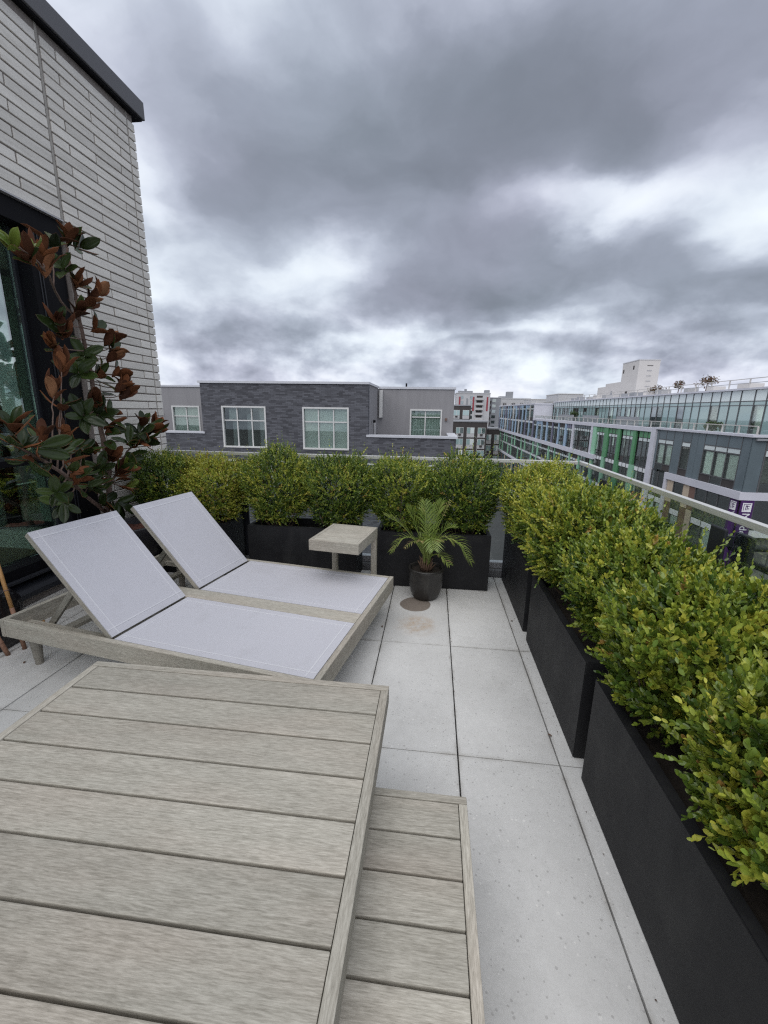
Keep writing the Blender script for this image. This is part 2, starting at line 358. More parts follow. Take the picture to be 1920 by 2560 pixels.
M_PALE = simple('pale_render', (0.50, 0.50, 0.51), 0.85, var=0.06, nscale=0.4)
M_PALE2 = simple('off_white_render', (0.55, 0.53, 0.51), 0.85, var=0.05, nscale=0.4)
M_GREYR = simple('grey_render', (0.28, 0.29, 0.31), 0.85, var=0.08, nscale=0.3)
M_CHAR = simple('dark_brown_brick', (0.055, 0.048, 0.047), 0.85, var=0.2, nscale=1.2)
M_RED = simple('red_panel', (0.30, 0.045, 0.06), 0.6)
M_ASPH = simple('asphalt', (0.05, 0.05, 0.052), 0.9, var=0.2, nscale=0.3)
M_SIDEWALK = simple('sidewalk_concrete', (0.32, 0.31, 0.30), 0.9, var=0.1, nscale=0.5)
M_WROOM = simple('interior_plaster', (0.78, 0.80, 0.78), 0.85, var=0.03, nscale=1)
M_JAMB = simple('grey_green_jamb', (0.33, 0.41, 0.36), 0.6, 0, 0.3, var=0.05, nscale=2)
M_OAK = simple('oak_floor', (0.21, 0.16, 0.085), 0.45, var=0.2, nscale=4)
M_PAPER = simple('paper_notice', (0.75, 0.75, 0.72), 0.8, var=0.02)
M_BAMBOO = simple('bamboo', (0.50, 0.27, 0.10), 0.5, var=0.18, nscale=14)
M_BAMBOOB = simple('worn_bamboo', (0.24, 0.13, 0.085), 0.6, var=0.3, nscale=18)
M_BAG = simple('black_plastic', (0.012, 0.011, 0.013), 0.28, 0, 0.6, var=0.1)
M_BARK = simple('magnolia_bark', (0.15, 0.10, 0.08), 0.85, var=0.3, nscale=30)
M_TWIG = simple('boxwood_twig', (0.075, 0.052, 0.032), 0.85, var=0.25, nscale=30)
M_CARW = simple('white_car_paint', (0.72, 0.72, 0.72), 0.3, 0, 0.5)
M_CARR = simple('red_car_paint', (0.30, 0.03, 0.04), 0.3, 0, 0.5)
M_TYRE = simple('tyre_rubber', (0.02, 0.02, 0.02), 0.8)
M_STEEL = simple('galvanised_steel', (0.42, 0.42, 0.42), 0.5, 0.4)
M_FIBRE = simple('palm_fibre', (0.125, 0.075, 0.050), 0.9, var=0.35, nscale=40)
M_STALK = simple('palm_stalk', (0.16, 0.20, 0.05), 0.55, var=0.15, nscale=20)

def leafmat(name, stops, rough=0.33, trans=0.10, spec=0.5, attr='tint'):
    m, t, o = mat(name)
    if attr:
        a = t.new('ShaderNodeAttribute'); a.attribute_name = attr; f = a.outputs['Fac']
    else:
        f = rnd(t)
    c = t.ramp(f, stops)
    nz = t.noise(objc(t), 60, 3, 0.6)
    c = t.vmath('SCALE', c, t.maprange(nz, 0.3, 0.7, 0.85, 1.15))
    b = t.new('ShaderNodeBsdfPrincipled'); t.l.new(c, b.inputs[0]); b.inputs['Roughness'].default_value = rough; b.inputs['Specular IOR Level'].default_value = spec
    tl = t.new('ShaderNodeBsdfTranslucent'); t.l.new(t.mix(1.0, c, (1.25, 1.3, 0.55), 'MULTIPLY'), tl.inputs[0])
    mx = t.new('ShaderNodeMixShader'); mx.inputs[0].default_value = trans
    t.l.new(b.outputs[0], mx.inputs[1]); t.l.new(tl.outputs[0], mx.inputs[2]); t.l.new(mx.outputs[0], o.inputs[0])
    return m
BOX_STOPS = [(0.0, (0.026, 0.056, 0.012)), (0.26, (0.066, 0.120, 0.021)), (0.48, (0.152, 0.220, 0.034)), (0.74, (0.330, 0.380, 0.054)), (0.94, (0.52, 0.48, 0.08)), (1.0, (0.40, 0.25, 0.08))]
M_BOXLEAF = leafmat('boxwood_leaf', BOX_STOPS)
M_BOXLEAF1 = leafmat('boxwood_single_leaf', [(0.0, (0.105, 0.180, 0.028)), (0.6, (0.20, 0.285, 0.044)), (0.95, (0.31, 0.37, 0.055)), (1.0, (0.56, 0.50, 0.14))], attr=None)
M_MAGTOP = leafmat('magnolia_leaf_upper', [(0.0, (0.014, 0.023, 0.008)), (0.6, (0.028, 0.046, 0.012)), (1.0, (0.055, 0.088, 0.020))], 0.25, 0.04, 0.33, None)
M_MAGLT = leafmat('magnolia_young_leaf', [(0.0, (0.15, 0.23, 0.045)), (1.0, (0.24, 0.31, 0.055))], 0.32, 0.25, 0.5, None)
M_MAGUND = leafmat('magnolia_leaf_underside', [(0.0, (0.060, 0.025, 0.015)), (0.5, (0.13, 0.048, 0.022)), (0.85, (0.25, 0.092, 0.038)), (1.0, (0.34, 0.17, 0.09))], 0.75, 0.10, 0.2, None)
M_PALM = leafmat('palm_leaflet', [(0.0, (0.05, 0.095, 0.016)), (0.55, (0.15, 0.225, 0.045)), (0.8, (0.28, 0.35, 0.09)), (1.0, (0.42, 0.33, 0.16))], 0.4, 0.22)
M_RUSTTREE = leafmat('copper_foliage', [(0.0, (0.06, 0.03, 0.02)), (0.6, (0.13, 0.06, 0.035)), (1.0, (0.10, 0.10, 0.03))], 0.6, 0.1)
M_STREETTREE = leafmat('street_tree_foliage', [(0.0, (0.02, 0.045, 0.012)), (1.0, (0.07, 0.11, 0.025))], 0.6, 0.1)

# ------------------------------------------------------------------ object helpers
def link(name, mesh, parent=None, loc=(0, 0, 0), rot=None, scale=None):
    ob = bpy.data.objects.new(name, mesh)
    COL.objects.link(ob)
    ob.location = loc
    if rot is not None:
        if isinstance(rot, Quaternion):
            ob.rotation_mode = 'QUATERNION'; ob.rotation_quaternion = rot
        else: ob.rotation_euler = rot
    if scale is not None: ob.scale = scale
    if parent is not None: ob.parent = parent
    return ob
def tag(ob, label=None, cat=None, group=None, kind=None):
    if label: ob['label'] = label
    if cat: ob['category'] = cat
    if group: ob['group'] = group
    if kind: ob['kind'] = kind
    return ob
def thing(name, label, cat, loc=(0, 0, 0), rotz=0.0, group=None):
    ob = bpy.data.objects.new(name, None); COL.objects.link(ob)
    ob.location = loc; ob.rotation_euler = (0, 0, rotz); ob.empty_display_size = 0.2
    return tag(ob, label, cat, group)

_CUBE = {}
def cube(mt):
    k = mt.name
    if k not in _CUBE:
        me = bpy.data.meshes.new('unit_box'); bm = bmesh.new(); bmesh.ops.create_cube(bm, size=1.0); bm.to_mesh(me); bm.free()
        me.materials.append(mt); _CUBE[k] = me
    return _CUBE[k]
def B(name, mt, parent, x0, x1, y0, y1, z0, z1):
    """axis-aligned box between limits, unit mesh shared per material"""
    return link(name, cube(mt), parent, ((x0 + x1) / 2, (y0 + y1) / 2, (z0 + z1) / 2), None, (abs(x1 - x0), abs(y1 - y0), abs(z1 - z0)))
_BB = {}
def bevel_mesh(dx, dy, dz, mt, bev=0.003, seg=2):
    k = (round(dx, 4), round(dy, 4), round(dz, 4), mt.name, bev, seg)
    if k not in _BB:
        bm = bmesh.new(); bmesh.ops.create_cube(bm, size=1.0)
        for v in bm.verts: v.co = (v.co.x * dx, v.co.y * dy, v.co.z * dz)
        if bev: bmesh.ops.bevel(bm, geom=bm.edges[:], offset=bev, segments=seg, profile=0.6, affect='EDGES')
        me = bpy.data.meshes.new('board'); bm.to_mesh(me); bm.free(); me.materials.append(mt)
        _BB[k] = me
    return _BB[k]
def BV(name, mt, parent, x0, x1, y0, y1, z0, z1, bev=0.003, axis='x', seg=2):
    """bevelled board; axis = world direction that the board's grain (its local x) runs along"""
    c = ((x0 + x1) / 2, (y0 + y1) / 2, (z0 + z1) / 2); dx, dy, dz = abs(x1 - x0), abs(y1 - y0), abs(z1 - z0)
    if axis == 'x': return link(name, bevel_mesh(dx, dy, dz, mt, bev, seg), parent, c)
    if axis == 'y': return link(name, bevel_mesh(dy, dx, dz, mt, bev, seg), parent, c, (0, 0, math.pi / 2))
    return link(name, bevel_mesh(dz, dy, dx, mt, bev, seg), parent, c, (0, -math.pi / 2, 0))
def BAR(name, mt, parent, p0, p1, wd, th, bev=0.002, up=(0, 0, 1)):
    p0, p1 = Vector(p0), Vector(p1); d = p1 - p0; L = d.length; x = d.normalized()
    y = Vector(up).cross(x)
    y = y.normalized() if y.length > 1e-4 else Vector((0, 1, 0)); z = x.cross(y)
    q = Matrix((x, y, z)).transposed().to_quaternion()
    return link(name, bevel_mesh(L, wd, th, mt, bev), parent, (p0 + p1) / 2, q)
def mesh_of(verts, faces, mt, smooth=False, name='mesh'):
    me = bpy.data.meshes.new(name); me.from_pydata([tuple(v) for v in verts], [], faces); me.update()
    for m_ in (mt if isinstance(mt, (list, tuple)) else [mt]): me.materials.append(m_)
    if smooth: me.polygons.foreach_set('use_smooth', [True] * len(me.polygons))
    return me
def tube_geo(pts, radii, n=8, caps=True):
    V, F = [], []
    pts = [Vector(p) for p in pts]
    ref = Vector((0.31, 0.2, 0.9)).normalized()
    for i, p in enumerate(pts):
        a = pts[max(i - 1, 0)]; b = pts[min(i + 1, len(pts) - 1)]
        d = (b - a).normalized(); s_ = d.cross(ref)
        if s_.length < 1e-3: s_ = d.cross(Vector((1, 0, 0)))
        s_.normalize(); t_ = d.cross(s_)
        for k in range(n):
            an = 2 * math.pi * k / n
            V.append(p + (s_ * math.cos(an) + t_ * math.sin(an)) * radii[i])
    for i in range(len(pts) - 1):
        for k in range(n):
            F.append((i * n + k, i * n + (k + 1) % n, (i + 1) * n + (k + 1) % n, (i + 1) * n + k))
    if caps:
        F.append(tuple(range(n))[::-1]); F.append(tuple((len(pts) - 1) * n + k for k in range(n)))
    return V, F
def tube(name, pts, radii, mt, parent=None, n=8, loc=(0, 0, 0)):
    if isinstance(radii, (int, float)): radii = [radii] * len(pts)
    V, F = tube_geo(pts, radii, n)
    me = mesh_of(V, F, mt)
    me.polygons.foreach_set('use_smooth', [len(p.vertices) == 4 for p in me.polygons])
    return link(name, me, parent, loc)
def lathe(prof, mt, n=40):
    V, F = [], []
    for r_, z_ in prof:
        for k in range(n):
            a = 2 * math.pi * k / n; V.append((r_ * math.cos(a), r_ * math.sin(a), z_))
    for i in range(len(prof) - 1):
        for k in range(n):
            F.append((i * n + k, i * n + (k + 1) % n, (i + 1) * n + (k + 1) % n, (i + 1) * n + k))
    F.append(tuple(range(n))[::-1])
    return mesh_of(V, F, mt, True)
def smooth_path(pts, n=6):
    """Catmull-Rom through the points"""
    P_ = [Vector(p) for p in pts]; P_ = [P_[0] * 2 - P_[1]] + P_ + [P_[-1] * 2 - P_[-2]]
    out = []
    for i in range(1, len(P_) - 2):
        for k in range(n):
            t_ = k / n; a, b, c, d = P_[i - 1], P_[i], P_[i + 1], P_[i + 2]
            out.append(0.5 * ((2 * b) + (c - a) * t_ + (2 * a - 5 * b + 4 * c - d) * t_ ** 2 + (3 * b - a - 3 * c + d) * t_ ** 3))
    out.append(P_[-2]); return out

# ================================================================== STRUCTURE
# ground far below and the street
st = link('street', mesh_of([(-900, -300, -16), (1500, -300, -16), (1500, 3000, -16), (-900, 3000, -16)], [(0, 1, 2, 3)], M_ASPH)); tag(st, kind='structure')
sw = B('sidewalk', M_SIDEWALK, None, 15.2, 19.0, 20, 230, -15.996, -15.86); tag(sw, kind='structure')

# terrace slab and pavers
slab = B('terrace_slab', M_CURB, None, -6.0, 1.26, -4.0, 3.80, -0.5, -0.055); tag(slab, kind='structure')
lower = B('terrace_building_wall', M_PALE2, None, -6.0, 1.40, -4.0, 3.98, -16, -0.502); tag(lower, 'pale lower walls of our own building below the terrace', 'building')
floor = thing('terrace_floor', None, None); floor['kind'] = 'structure'
xs = [0.1685 - 0.4545 * k for k in range(8, 0, -1)] + [0.1685, 0.609, 1.06, 1.24]
xs = [xs[0] - 0.4545 * 2] + xs
ys = [-2.03, -1.115, -0.2, 0.715, 1.63, 2.545, 3.46, 3.80]
GAP = 0.0032
for i in range(len(xs) - 1):
    for j in range(len(ys) - 1):
        dz = random.uniform(-0.0012, 0.0012)
        gx_ = GAP if i != 8 else GAP
        p = BV('paver', M_PAVER, floor, xs[i] + gx_, xs[i + 1] - gx_, ys[j] + 0.0022, ys[j + 1] - 0.0022, -0.05, dz, 0.0022)
        p.rotation_euler[2] = random.uniform(-0.0008, 0.0008)

# ------------------------------------------------------------------ near brick building (left)
XW = -2.75
nb = thing('brick_building', 'pale long brick building on the left with dark roof coping and a black framed window', 'building', (XW, 4.186, 0))
def NL(x, y, z): return (x - XW, y - 4.186, z)
def NB(name, mt, x0, x1, y0, y1, z0, z1, bev=0.0, axis='x', parent=None):
    x0, x1, y0, y1 = x0 - XW, x1 - XW, y0 - 4.186, y1 - 4.186
    if bev: return BV(name, mt, parent or nb, x0, x1, y0, y1, z0, z1, bev, axis)
    return B(name, mt, parent or nb, x0, x1, y0, y1, z0, z1)
ZT = 3.99
YJ = 3.231     # control joint, right jamb of the big window
ZH, ZS = 2.80, 0.20
XB = XW - 0.009
# mortar backing (proud bricks in front), with the window opening left open
NB('mortar_wall', M_MORTAR, XB - 0.20, XB, YJ, 4.176, -0.05, ZT)
NB('mortar_wall', M_MORTAR, XB - 0.20, XB, -3.0, YJ, ZH + 0.006, ZT)
NB('mortar_wall', M_MORTAR, XB - 0.20, XB, -3.0, YJ, -0.05, ZS - 0.005)
# return wall at the far corner
NB('corner_return', M_PALE2, -5.5, XB - 0.002, 3.98, 4.172, -0.05, ZT)
NB('coping', M_COPING, XW - 0.45, XW + 0.055, -3.0, 4.275, ZT + 0.004, ZT + 0.142, 0.004)
NB('coping_drip', M_BLACK, XW - 0.40, XW + 0.036, -3.0, 4.255, ZT - 0.012, ZT + 0.002)
ROW = 0.0701
nrow = int(ZT / ROW)
_BR = {}
def brick(y0, y1, z0, z1, jit=0.0016):
    L = y1 - y0
    if L < 0.03: return
    key = (round(L, 2), random.randrange(3))
    if key not in _BR:
        bm = bmesh.new(); bmesh.ops.create_cube(bm, size=1.0)
        for v in bm.verts:
            v.co = (v.co.x * 0.05, v.co.y * key[0] + random.uniform(-0.0012, 0.0012), v.co.z * (ROW - 0.0105) + random.uniform(-0.0014, 0.0014))
        bmesh.ops.bevel(bm, geom=bm.edges[:], offset=0.0024, segments=1, affect='EDGES')
        me = bpy.data.meshes.new('brick'); bm.to_mesh(me); bm.free(); me.materials.append(M_BRICK); _BR[key] = me
    o_ = link('brick', _BR[key], nb, (NL(XW - 0.025 + random.uniform(-jit, jit), (y0 + y1) / 2, (z0 + z1) / 2)), (random.uniform(-.002, .002), 0, random.uniform(-.002, .002)))
    o_.scale = (1, (L - 0.0) / key[0], 1)
MJ = 0.0060
nb_count = 0
for k in range(nrow):
    z0, z1 = k * ROW, (k + 1) * ROW
    zc0, zc1 = z0 + 0.005, z1 - 0.005
    ph = 3.66 if k % 2 == 0 else 3.383
    ph += random.uniform(-0.012, 0.012)
    # right of the joint
    cuts = [YJ + 0.012] + [y for y in (ph - 0.577, ph, ph + 0.577) if YJ + 0.05 < y < 4.07] + [4.094]
    for a, b in zip(cuts[:-1], cuts[1:]):
        brick(a + MJ, b - MJ, zc0, zc1)
    brick(4.106, 4.190 + random.uniform(-0.0015, 0.002), zc0, zc1, 0.0012)
    if zc0 > ZH or zc1 < ZS - 0.01:
        y = YJ - 0.012
        first = 0.30 if k % 2 else 0.58
        while y > 1.9:
            brick(y - first + MJ, y - MJ, zc0, zc1); y -= first; first = 0.577
        # beyond the view: one long run
        NB('brick', M_BRICK, XW - 0.05, XW - 0.002, -3.0, y - 0.008, zc0, zc1)
NB('joint_sealant', M_SEAL, XB - 0.004, XW - 0.006, YJ - 0.010, YJ + 0.010, ZH, ZT)
NB('joint_sealant', M_SEAL, XB - 0.004, XW - 0.006, 4.095, 4.105, 0, ZT)
# big window set in the wall
win = link('window_frame', mesh_of([], [], M_BLACK), nb, (0, 0, 0))
def WB(name, mt, x0, x1, y0, y1, z0, z1, bev=0.002, axis='y'):
    return BV(name, mt, win, x0 - XW, x1 - XW, y0 - 4.186, y1 - 4.186, z0, z1, bev, axis)
GX = XW - 0.16
WB('side_panel', M_BLACK, XW - 0.14, XW - 0.035, 2.936, YJ - 0.014, 0.40, 2.79, 0.002, 'z')
for yy in (2.985, 3.01):
    WB('panel_groove', M_POST, XW - 0.04, XW - 0.031, yy, yy + 0.008, 0.40, 2.79, 0.001, 'z')
WB('head_frame', M_BLACK, XW - 0.20, XW - 0.02, -3.0, YJ - 0.014, 2.66, 2.795)
WB('lintel_angle', M_SHOE, XW - 0.05, XW + 0.010, -3.0, YJ - 0.012, ZH - 0.004, ZH + 0.004, 0.001)
WB('transom', M_BLACK, XW - 0.19, XW - 0.045, -3.0, 2.905, 1.088, 1.132)
WB('bottom_frame', M_BLACK, XW - 0.20, XW - 0.035, -3.0, 2.908, 0.335, 0.405)
WB('track', M_POST, XW - 0.10, XW - 0.002, -3.0, YJ - 0.014, 0.315, 0.332, 0.002)
sill = link('sill', mesh_of([(-.13, -7, .312), (-.13, -.969, .312), (.03, -.969, .235), (.03, -7, .235), (.03, -7, .20), (.03, -.969, .20), (-.13, -.969, .20), (-.13, -7, .20)],
     [(0, 1, 2, 3), (3, 2, 5, 4), (4, 5, 6, 7), (1, 6, 5, 2), (0, 3, 4, 7)][::1], M_POST), win)
WB('glass_pane', M_DGLASS, GX - 0.006, GX, -3.0, 2.911, 1.134, 2.658, 0)
WB('glass_pane', M_DGLASS, GX - 0.006, GX, -3.0, 2.911, 0.407, 1.086, 0)
WB('sash_stile', M_POST, GX - 0.03, GX + 0.02, 2.912, 2.960, 0.407, 2.658, 0.002, 'z')
WB('jamb', M_JAMB, GX - 0.035, GX + 0.012, 2.961, 3.2, 0.407, 2.658, 0.002, 'z')
WB('paper_notice', M_PAPER, GX - 0.012, GX - 0.009, 2.53, 2.61, 1.155, 1.31, 0)
# room behind the glass
NB('interior_floor', M_OAK, -6.5, XW - 0.16, -3.0, 4.0, -0.04, 0.012)
NB('interior_ceiling', M_WROOM, -6.5, XW - 0.16, -3.0, 3.96, 2.72, 2.78)
NB('interior_wall', M_WROOM, -6.6, -6.5, -3.0, 4.0, 0, 0.25)  # unseen wall kept low, opening above added to let daylight in
NB('interior_wall', M_WROOM, -6.5, -4.50, 3.84, 3.972, 0.0, 2.72)
NB('interior_wall', M_WROOM, -3.55, XW - 0.22, 3.84, 3.972, 0.0, 2.72)
NB('interior_wall', M_WROOM, -4.50, -3.55, 3.84, 3.972, 0.0, 0.21)
NB('interior_wall', M_WROOM, XW - 0.26, XW - 0.22, 3.21, 3.86, 0.012, 2.72)
iw = NB('interior_window', M_BLACK, -4.499, -4.34, 3.93, 3.965, 0.24, 2.66)
NB('interior_window', M_BLACK, -4.339, -3.6, 3.94, 3.96, 0.24, 0.29)
NB('interior_window', M_DARKGLASS, -4.339, -4.1, 3.945, 3.95, 0.291, 2.66)
NB('interior_window', M_JAMB, -4.099, -3.56, 3.945, 3.95, 0.291, 2.66)
NB('room_backing', M_INT, -6.6, -2.99, 3.976, 3.979, 0, 2.8)

# ------------------------------------------------------------------ railings
def railing(name, label, frm, to, posts, inward):
    """glass guard rail between two plan points"""
    a, b = Vector((*frm, 0)), Vector((*to, 0)); d = b - a; L = d.length; ang = math.atan2(d.y, d.x)
    R = thing(name, label, 'railing', a, ang, 'glass guard rails round the terrace')
    BV('top_rail', M_RAIL, R, 0, L, -0.017, 0.017, 1.055, 1.084, 0.002)
    BV('base_shoe', M_SHOE, R, 0, L, -0.035, 0.035, 0.062, 0.118, 0.003)
    BV('curb', M_CURB, R, 0, L, -0.09, 0.09, -0.10, 0.060, 0.004)
    edges = [0.0] + posts + [L]
    for p0, p1 in zip(edges[:-1], edges[1:]):
        if p1 - p0 > 0.1:
            B('glass_panel', M_RGLASS, R, p0 + 0.02, p1 - 0.02, -0.006, 0.006, 0.12, 1.054)
    for p in posts:
        s_ = inward
        BV('post', M_POST, R, p - 0.05, p + 0.05, s_ * 0.028, s_ * 0.044, 0.062, 1.022, 0.006)
        for zz in (0.94, 0.35):
            BV('clamp', M_POST, R, p - 0.03, p + 0.03, -s_ * 0.012, s_ * 0.03, zz, zz + 0.05, 0.003)
    return R
RX, RY = 1.30, 3.915
railing('glass_railing', 'glass railing with flat metal top rail behind the far row of planters', (XW + 0.01, RY), (RX - 0.03, RY), [0.06, 0.93, 2.0, 3.05, 4.0 - 0.04], -1)
railing('glass_railing', 'glass railing with flat metal top rail along the right edge outside the long hedge', (RX, RY - 0.01), (RX, -2.5), [0.62, 1.95, 3.3, 4.8], -1)
hb = thing('handrail_bracket', 'black tubular handrail with short bracket arm outside the right glass railing', 'handrail', (RX + 0.10, 1.9, 0))
tube('handrail', [(0.02, 0.12, 0.87), (0.02, 0.06, 0.862), (0.03, 0, 0.86), (0.05, -0.3, 0.86), (0.05, -2.4, 0.86)], 0.017, M_POST, hb, 10)
tube('bracket_arm', [(-0.09, 0.04, 0.935), (0.12, 0.04, 0.935)], 0.014, M_POST, hb, 10)
BV('upright', M_POST, hb, -0.06, -0.035, -0.03, 0.07, -0.30, 1.0, 0.006)

# ------------------------------------------------------------------ dark brick building across the gap
DY = 19.0
db = thing('dark_brick_building', 'charcoal brick apartment block straight ahead with white gridded windows', 'building', (-6, DY, -16))
def DB(name, mt, x0, x1, y0, y1, z0, z1, parent=None):
    return B(name, mt, parent or db, x0 + 6, x1 + 6, y0 - DY, y1 - DY, z0 + 16, z1 + 16)
YR = 22.3      # recessed terrace walls
def punched(x0, x1, z0, z1, y, t_, mt, wins, name='wall'):
    """wall in a y-plane with window holes: strips between them"""
    wins = sorted(wins); cur = x0
    for (a, b, c, d) in wins:
        DB(name, mt, cur, a, y, y + t_, z0, z1)
        if c > z0: DB(name, mt, a, b, y, y + t_, z0, c)
        if d < z1: DB(name, mt, a, b, y, y + t_, d, z1)
        cur = b
    DB(name, mt, cur, x1, y, y + t_, z0, z1)
W1, W2 = (-9.64, -7.55, -0.31, 1.56), (-5.85, -3.74, -0.31, 1.56)
punched(-10.6, -2.88, -0.75, 2.55, DY, 0.35, M_SLATE, [W1, W2])
LW = [(-13.4, -12.3, -2.9, -0.87), (-9.65, -8.55, -2.9, -0.87), (-7.4, -6.6, -2.9, -0.87), (-5.75, -4.75, -2.9, -0.87), (-3.3, -2.3, -2.9, -0.87), (-0.9, 0.1, -2.9, -0.87)]
punched(-26, 1.0, -4.2, -0.75, DY, 0.35, M_SLATE, LW)
DB('wall', M_SLATE, -26, 1.0, DY, DY + 0.35, -16, -4.2)
DB('wall', M_SLATE, -2.88, 1.0, DY, DY + 0.35, -0.75, 0.30)
DB('wall', M_SLATE, -26, -10.6, DY, DY + 0.35, -0.75, 0.30)
W3, W0 = (-1.22, 0.40, -0.6, 1.54), (-14.15, -12.57, -0.6, 1.54)
punched(-2.9, 0.98, -0.75, 2.52, YR, 0.3, M_STUCCO, [W3], 'stucco_wall')
punched(-26, -10.5, -0.75, 2.52, YR, 0.3, M_STUCCO, [W0], 'stucco_wall')
DB('stucco_wall', M_STUCCO, -3.18, -2.882, DY + 0.352, YR - 0.002, 0.30, 2.55)
DB('stucco_wall', M_STUCCO, -10.59, -10.3, DY + 0.352, YR - 0.002, 0.30, 2.52)
DB('side_wall', M_SLATE, 0.70, 0.99, YR + 0.302, 40, -16, 2.52)
DB('side_wall', M_SLATE, 0.72, 0.998, DY + 0.352, YR - 0.01, -16, 0.30)
DB('terrace_deck', M_GREYR, -2.9, 0.98, DY + 0.352, YR, -0.78, -0.755)
DB('roof', M_GREYR, -10.6, 0.7, YR + 0.302, 40, 2.30, 2.45)
DB('roof', M_GREYR, -10.3, -3.18, DY + 0.352, YR + 0.3, 2.30, 2.45)
DB('interior', M_INT, -10.3, -3.2, DY + 1.6, DY + 1.7, -6, 2.29)
DB('interior', M_INT, -26, 0.9, YR + 1.6, YR + 1.7, -6, 2.29)
DB('interior', M_INT, -26, 0.7, DY + 1.45, DY + 1.5, -6, -0.80)
# cappings
DB('parapet_cap', M_FLASH, -10.68, -2.83, DY - 0.06, DY + 0.40, 2.552, 2.65)
DB('parapet_cap', M_FLASH, -3.2, -2.83, DY + 0.402, YR + 0.1, 2.552, 2.648)
DB('parapet_cap', M_FLASH, -2.82, 1.04, YR - 0.05, YR + 0.4, 2.522, 2.63)
DB('parapet_cap', M_FLASH, -26, -10.66, YR - 0.05, YR + 0.4, 2.522, 2.61)
DB('parapet_cap', M_FLASH, -2.95, 1.06, DY - 0.05, DY + 0.40, 0.302, 0.40)
DB('parapet_cap', M_FLASH, -26, -10.52, DY - 0.05, DY + 0.40, 0.302, 0.385)
DB('parapet_cap', M_FLASH, 0.66, 1.06, DY + 0.402, YR - 0.06, 0.302, 0.398)
def dwin(wn, y, grid, curtain=None, fr=0.07):
    x0, x1, z0, z1 = wn
    f = link('window', mesh_of([], [], M_WHITEF), db, (0, 0, 0))
    def q(name, mt, a, b, c, d, e, g): return B(name, mt, f, a + 6, b + 6, c - DY, d - DY, e + 16, g + 16)
    yf = y + 0.06
    q('frame', M_WHITEF, x0, x1, y - 0.03, y + 0.10, z1 - fr, z1); q('frame', M_WHITEF, x0, x1, y - 0.05, y + 0.10, z0, z0 + fr)
    q('frame', M_WHITEF, x0, x0 + fr, y - 0.03, y + 0.10, z0 + fr, z1 - fr); q('frame', M_WHITEF, x1 - fr, x1, y - 0.03, y + 0.10, z0 + fr, z1 - fr)
    vx, hz = grid
    for x in vx: q('muntin', M_WHITEF, x - 0.025, x + 0.025, yf - 0.03, yf + 0.03, z0 + fr, z1 - fr)
    xe = [x0 + fr] + vx + [x1 - fr]; ze = [z0 + fr] + hz + [z1 - fr]
    for z in hz:
        for a, b in zip(xe[:-1], xe[1:]): q('muntin', M_WHITEF, a + 0.026, b - 0.026, yf - 0.028, yf + 0.028, z - 0.025, z + 0.025)
    for a, b in zip(xe[:-1], xe[1:]):
        for c, d in zip(ze[:-1], ze[1:]):
            q('pane', M_WGLASS, a, b, yf + 0.01, yf + 0.018, c, d)
    if curtain:
        for (a, b, c, d, mt) in curtain: q('curtain', mt, a, b, y + 0.12, y + 0.14, c, d)
dwin(W1, DY, ([-8.93, -8.24], [0.92]), [(-9.2, -8.9, -0.3, 1.0, M_GREYR), (-8.5, -8.3, -0.3, 1.2, M_GREYR), (-7.9, -7.6, -0.3, 1.5, M_GREYR), (-9.35, -9.0, 0.9, 1.5, M_PALE)])
dwin(W2, DY, ([-5.13, -4.44], [0.92]), [(-5.8, -3.8, -0.3, 1.5, M_BLIND)])
dwin(W3, YR, ([-0.44], [1.15]), [(-1.15, 0.35, -0.55, 1.5, M_PLEAT)])
dwin(W0, YR, ([-13.35], [1.0]), [(-14.1, -12.6, -0.55, 1.5, M_BLIND)])
for wn in LW: dwin(wn, DY, ([], []), [(wn[0] + 0.1, wn[1] - 0.1, wn[2] + 0.8, wn[3] - 0.1, M_BLIND)])
DB('downpipe', M_WHITEF, -2.78, -2.62, YR - 0.2, YR - 0.04, 1.1, 2.45)
DB('downpipe', M_PALE, -2.86, -2.80, 20.8, 20.95, -0.3, 0.9)
DB('wall_light', M_BROWN, 0.56, 0.66, YR - 0.12, YR - 0.002, 1.0, 1.12)
DB('wall_light', M_BLACK, -14.78, -14.68, YR - 0.12, YR - 0.002, 1.05, 1.17)
DB('wall_light', M_BLACK, -2.80, -2.70, 20.0, 20.15, 0.9, 1.02)
DB('roof_vent', M_BLACK, -1.55, -1.47, YR + 1.0, YR + 1.08, 2.45, 2.86)

# ------------------------------------------------------------------ long glazed apartment building on the right
FX = 19.1
gb = thing('glazed_apartment_building', 'long glass apartment building on the right with green and blue fins', 'building', (FX, 60, -16))
def GB(name, mt, x0, x1, y0, y1, z0, z1, parent=None):
    return B(name, mt, parent or gb, x0 - FX, x1 - FX, y0 - 60, y1 - 60, z0 + 16, z1 + 16)
GB('floor_core', M_INT, FX + 0.55, 45, 28.75, 133, -16, 0.0)
GB('terrace_roof', M_GREYR, FX + 0.10, 45, 28.0, 133, 0.02, 0.14)
MW = 0.055
def pane(mt, y0, y1, z0, z1, dx=0.03):
    return GB('pane', mt, FX + dx, FX + dx + 0.02, y0 + MW / 2, y1 - MW / 2, z0 + MW / 2, z1 - MW / 2)
cnt = {'curtain': 0}
def curtain(y0, y1, z0, z1):
    if cnt['curtain'] < 250:
        GB('curtain', M_CURT, FX + 0.085, FX + 0.10, y0, y1, z0, z1); cnt['curtain'] += 1
def mull(y, z0, z1, wdt=MW, mt=None): GB('mullion', mt or M_MULL, FX - 0.015, FX + 0.06, y - wdt / 2, y + wdt / 2, z0, z1)
def hmull(z, y0, y1): GB('rail_bar', M_MULL, FX - 0.012, FX + 0.058, y0, y1, z - MW / 2, z + MW / 2)
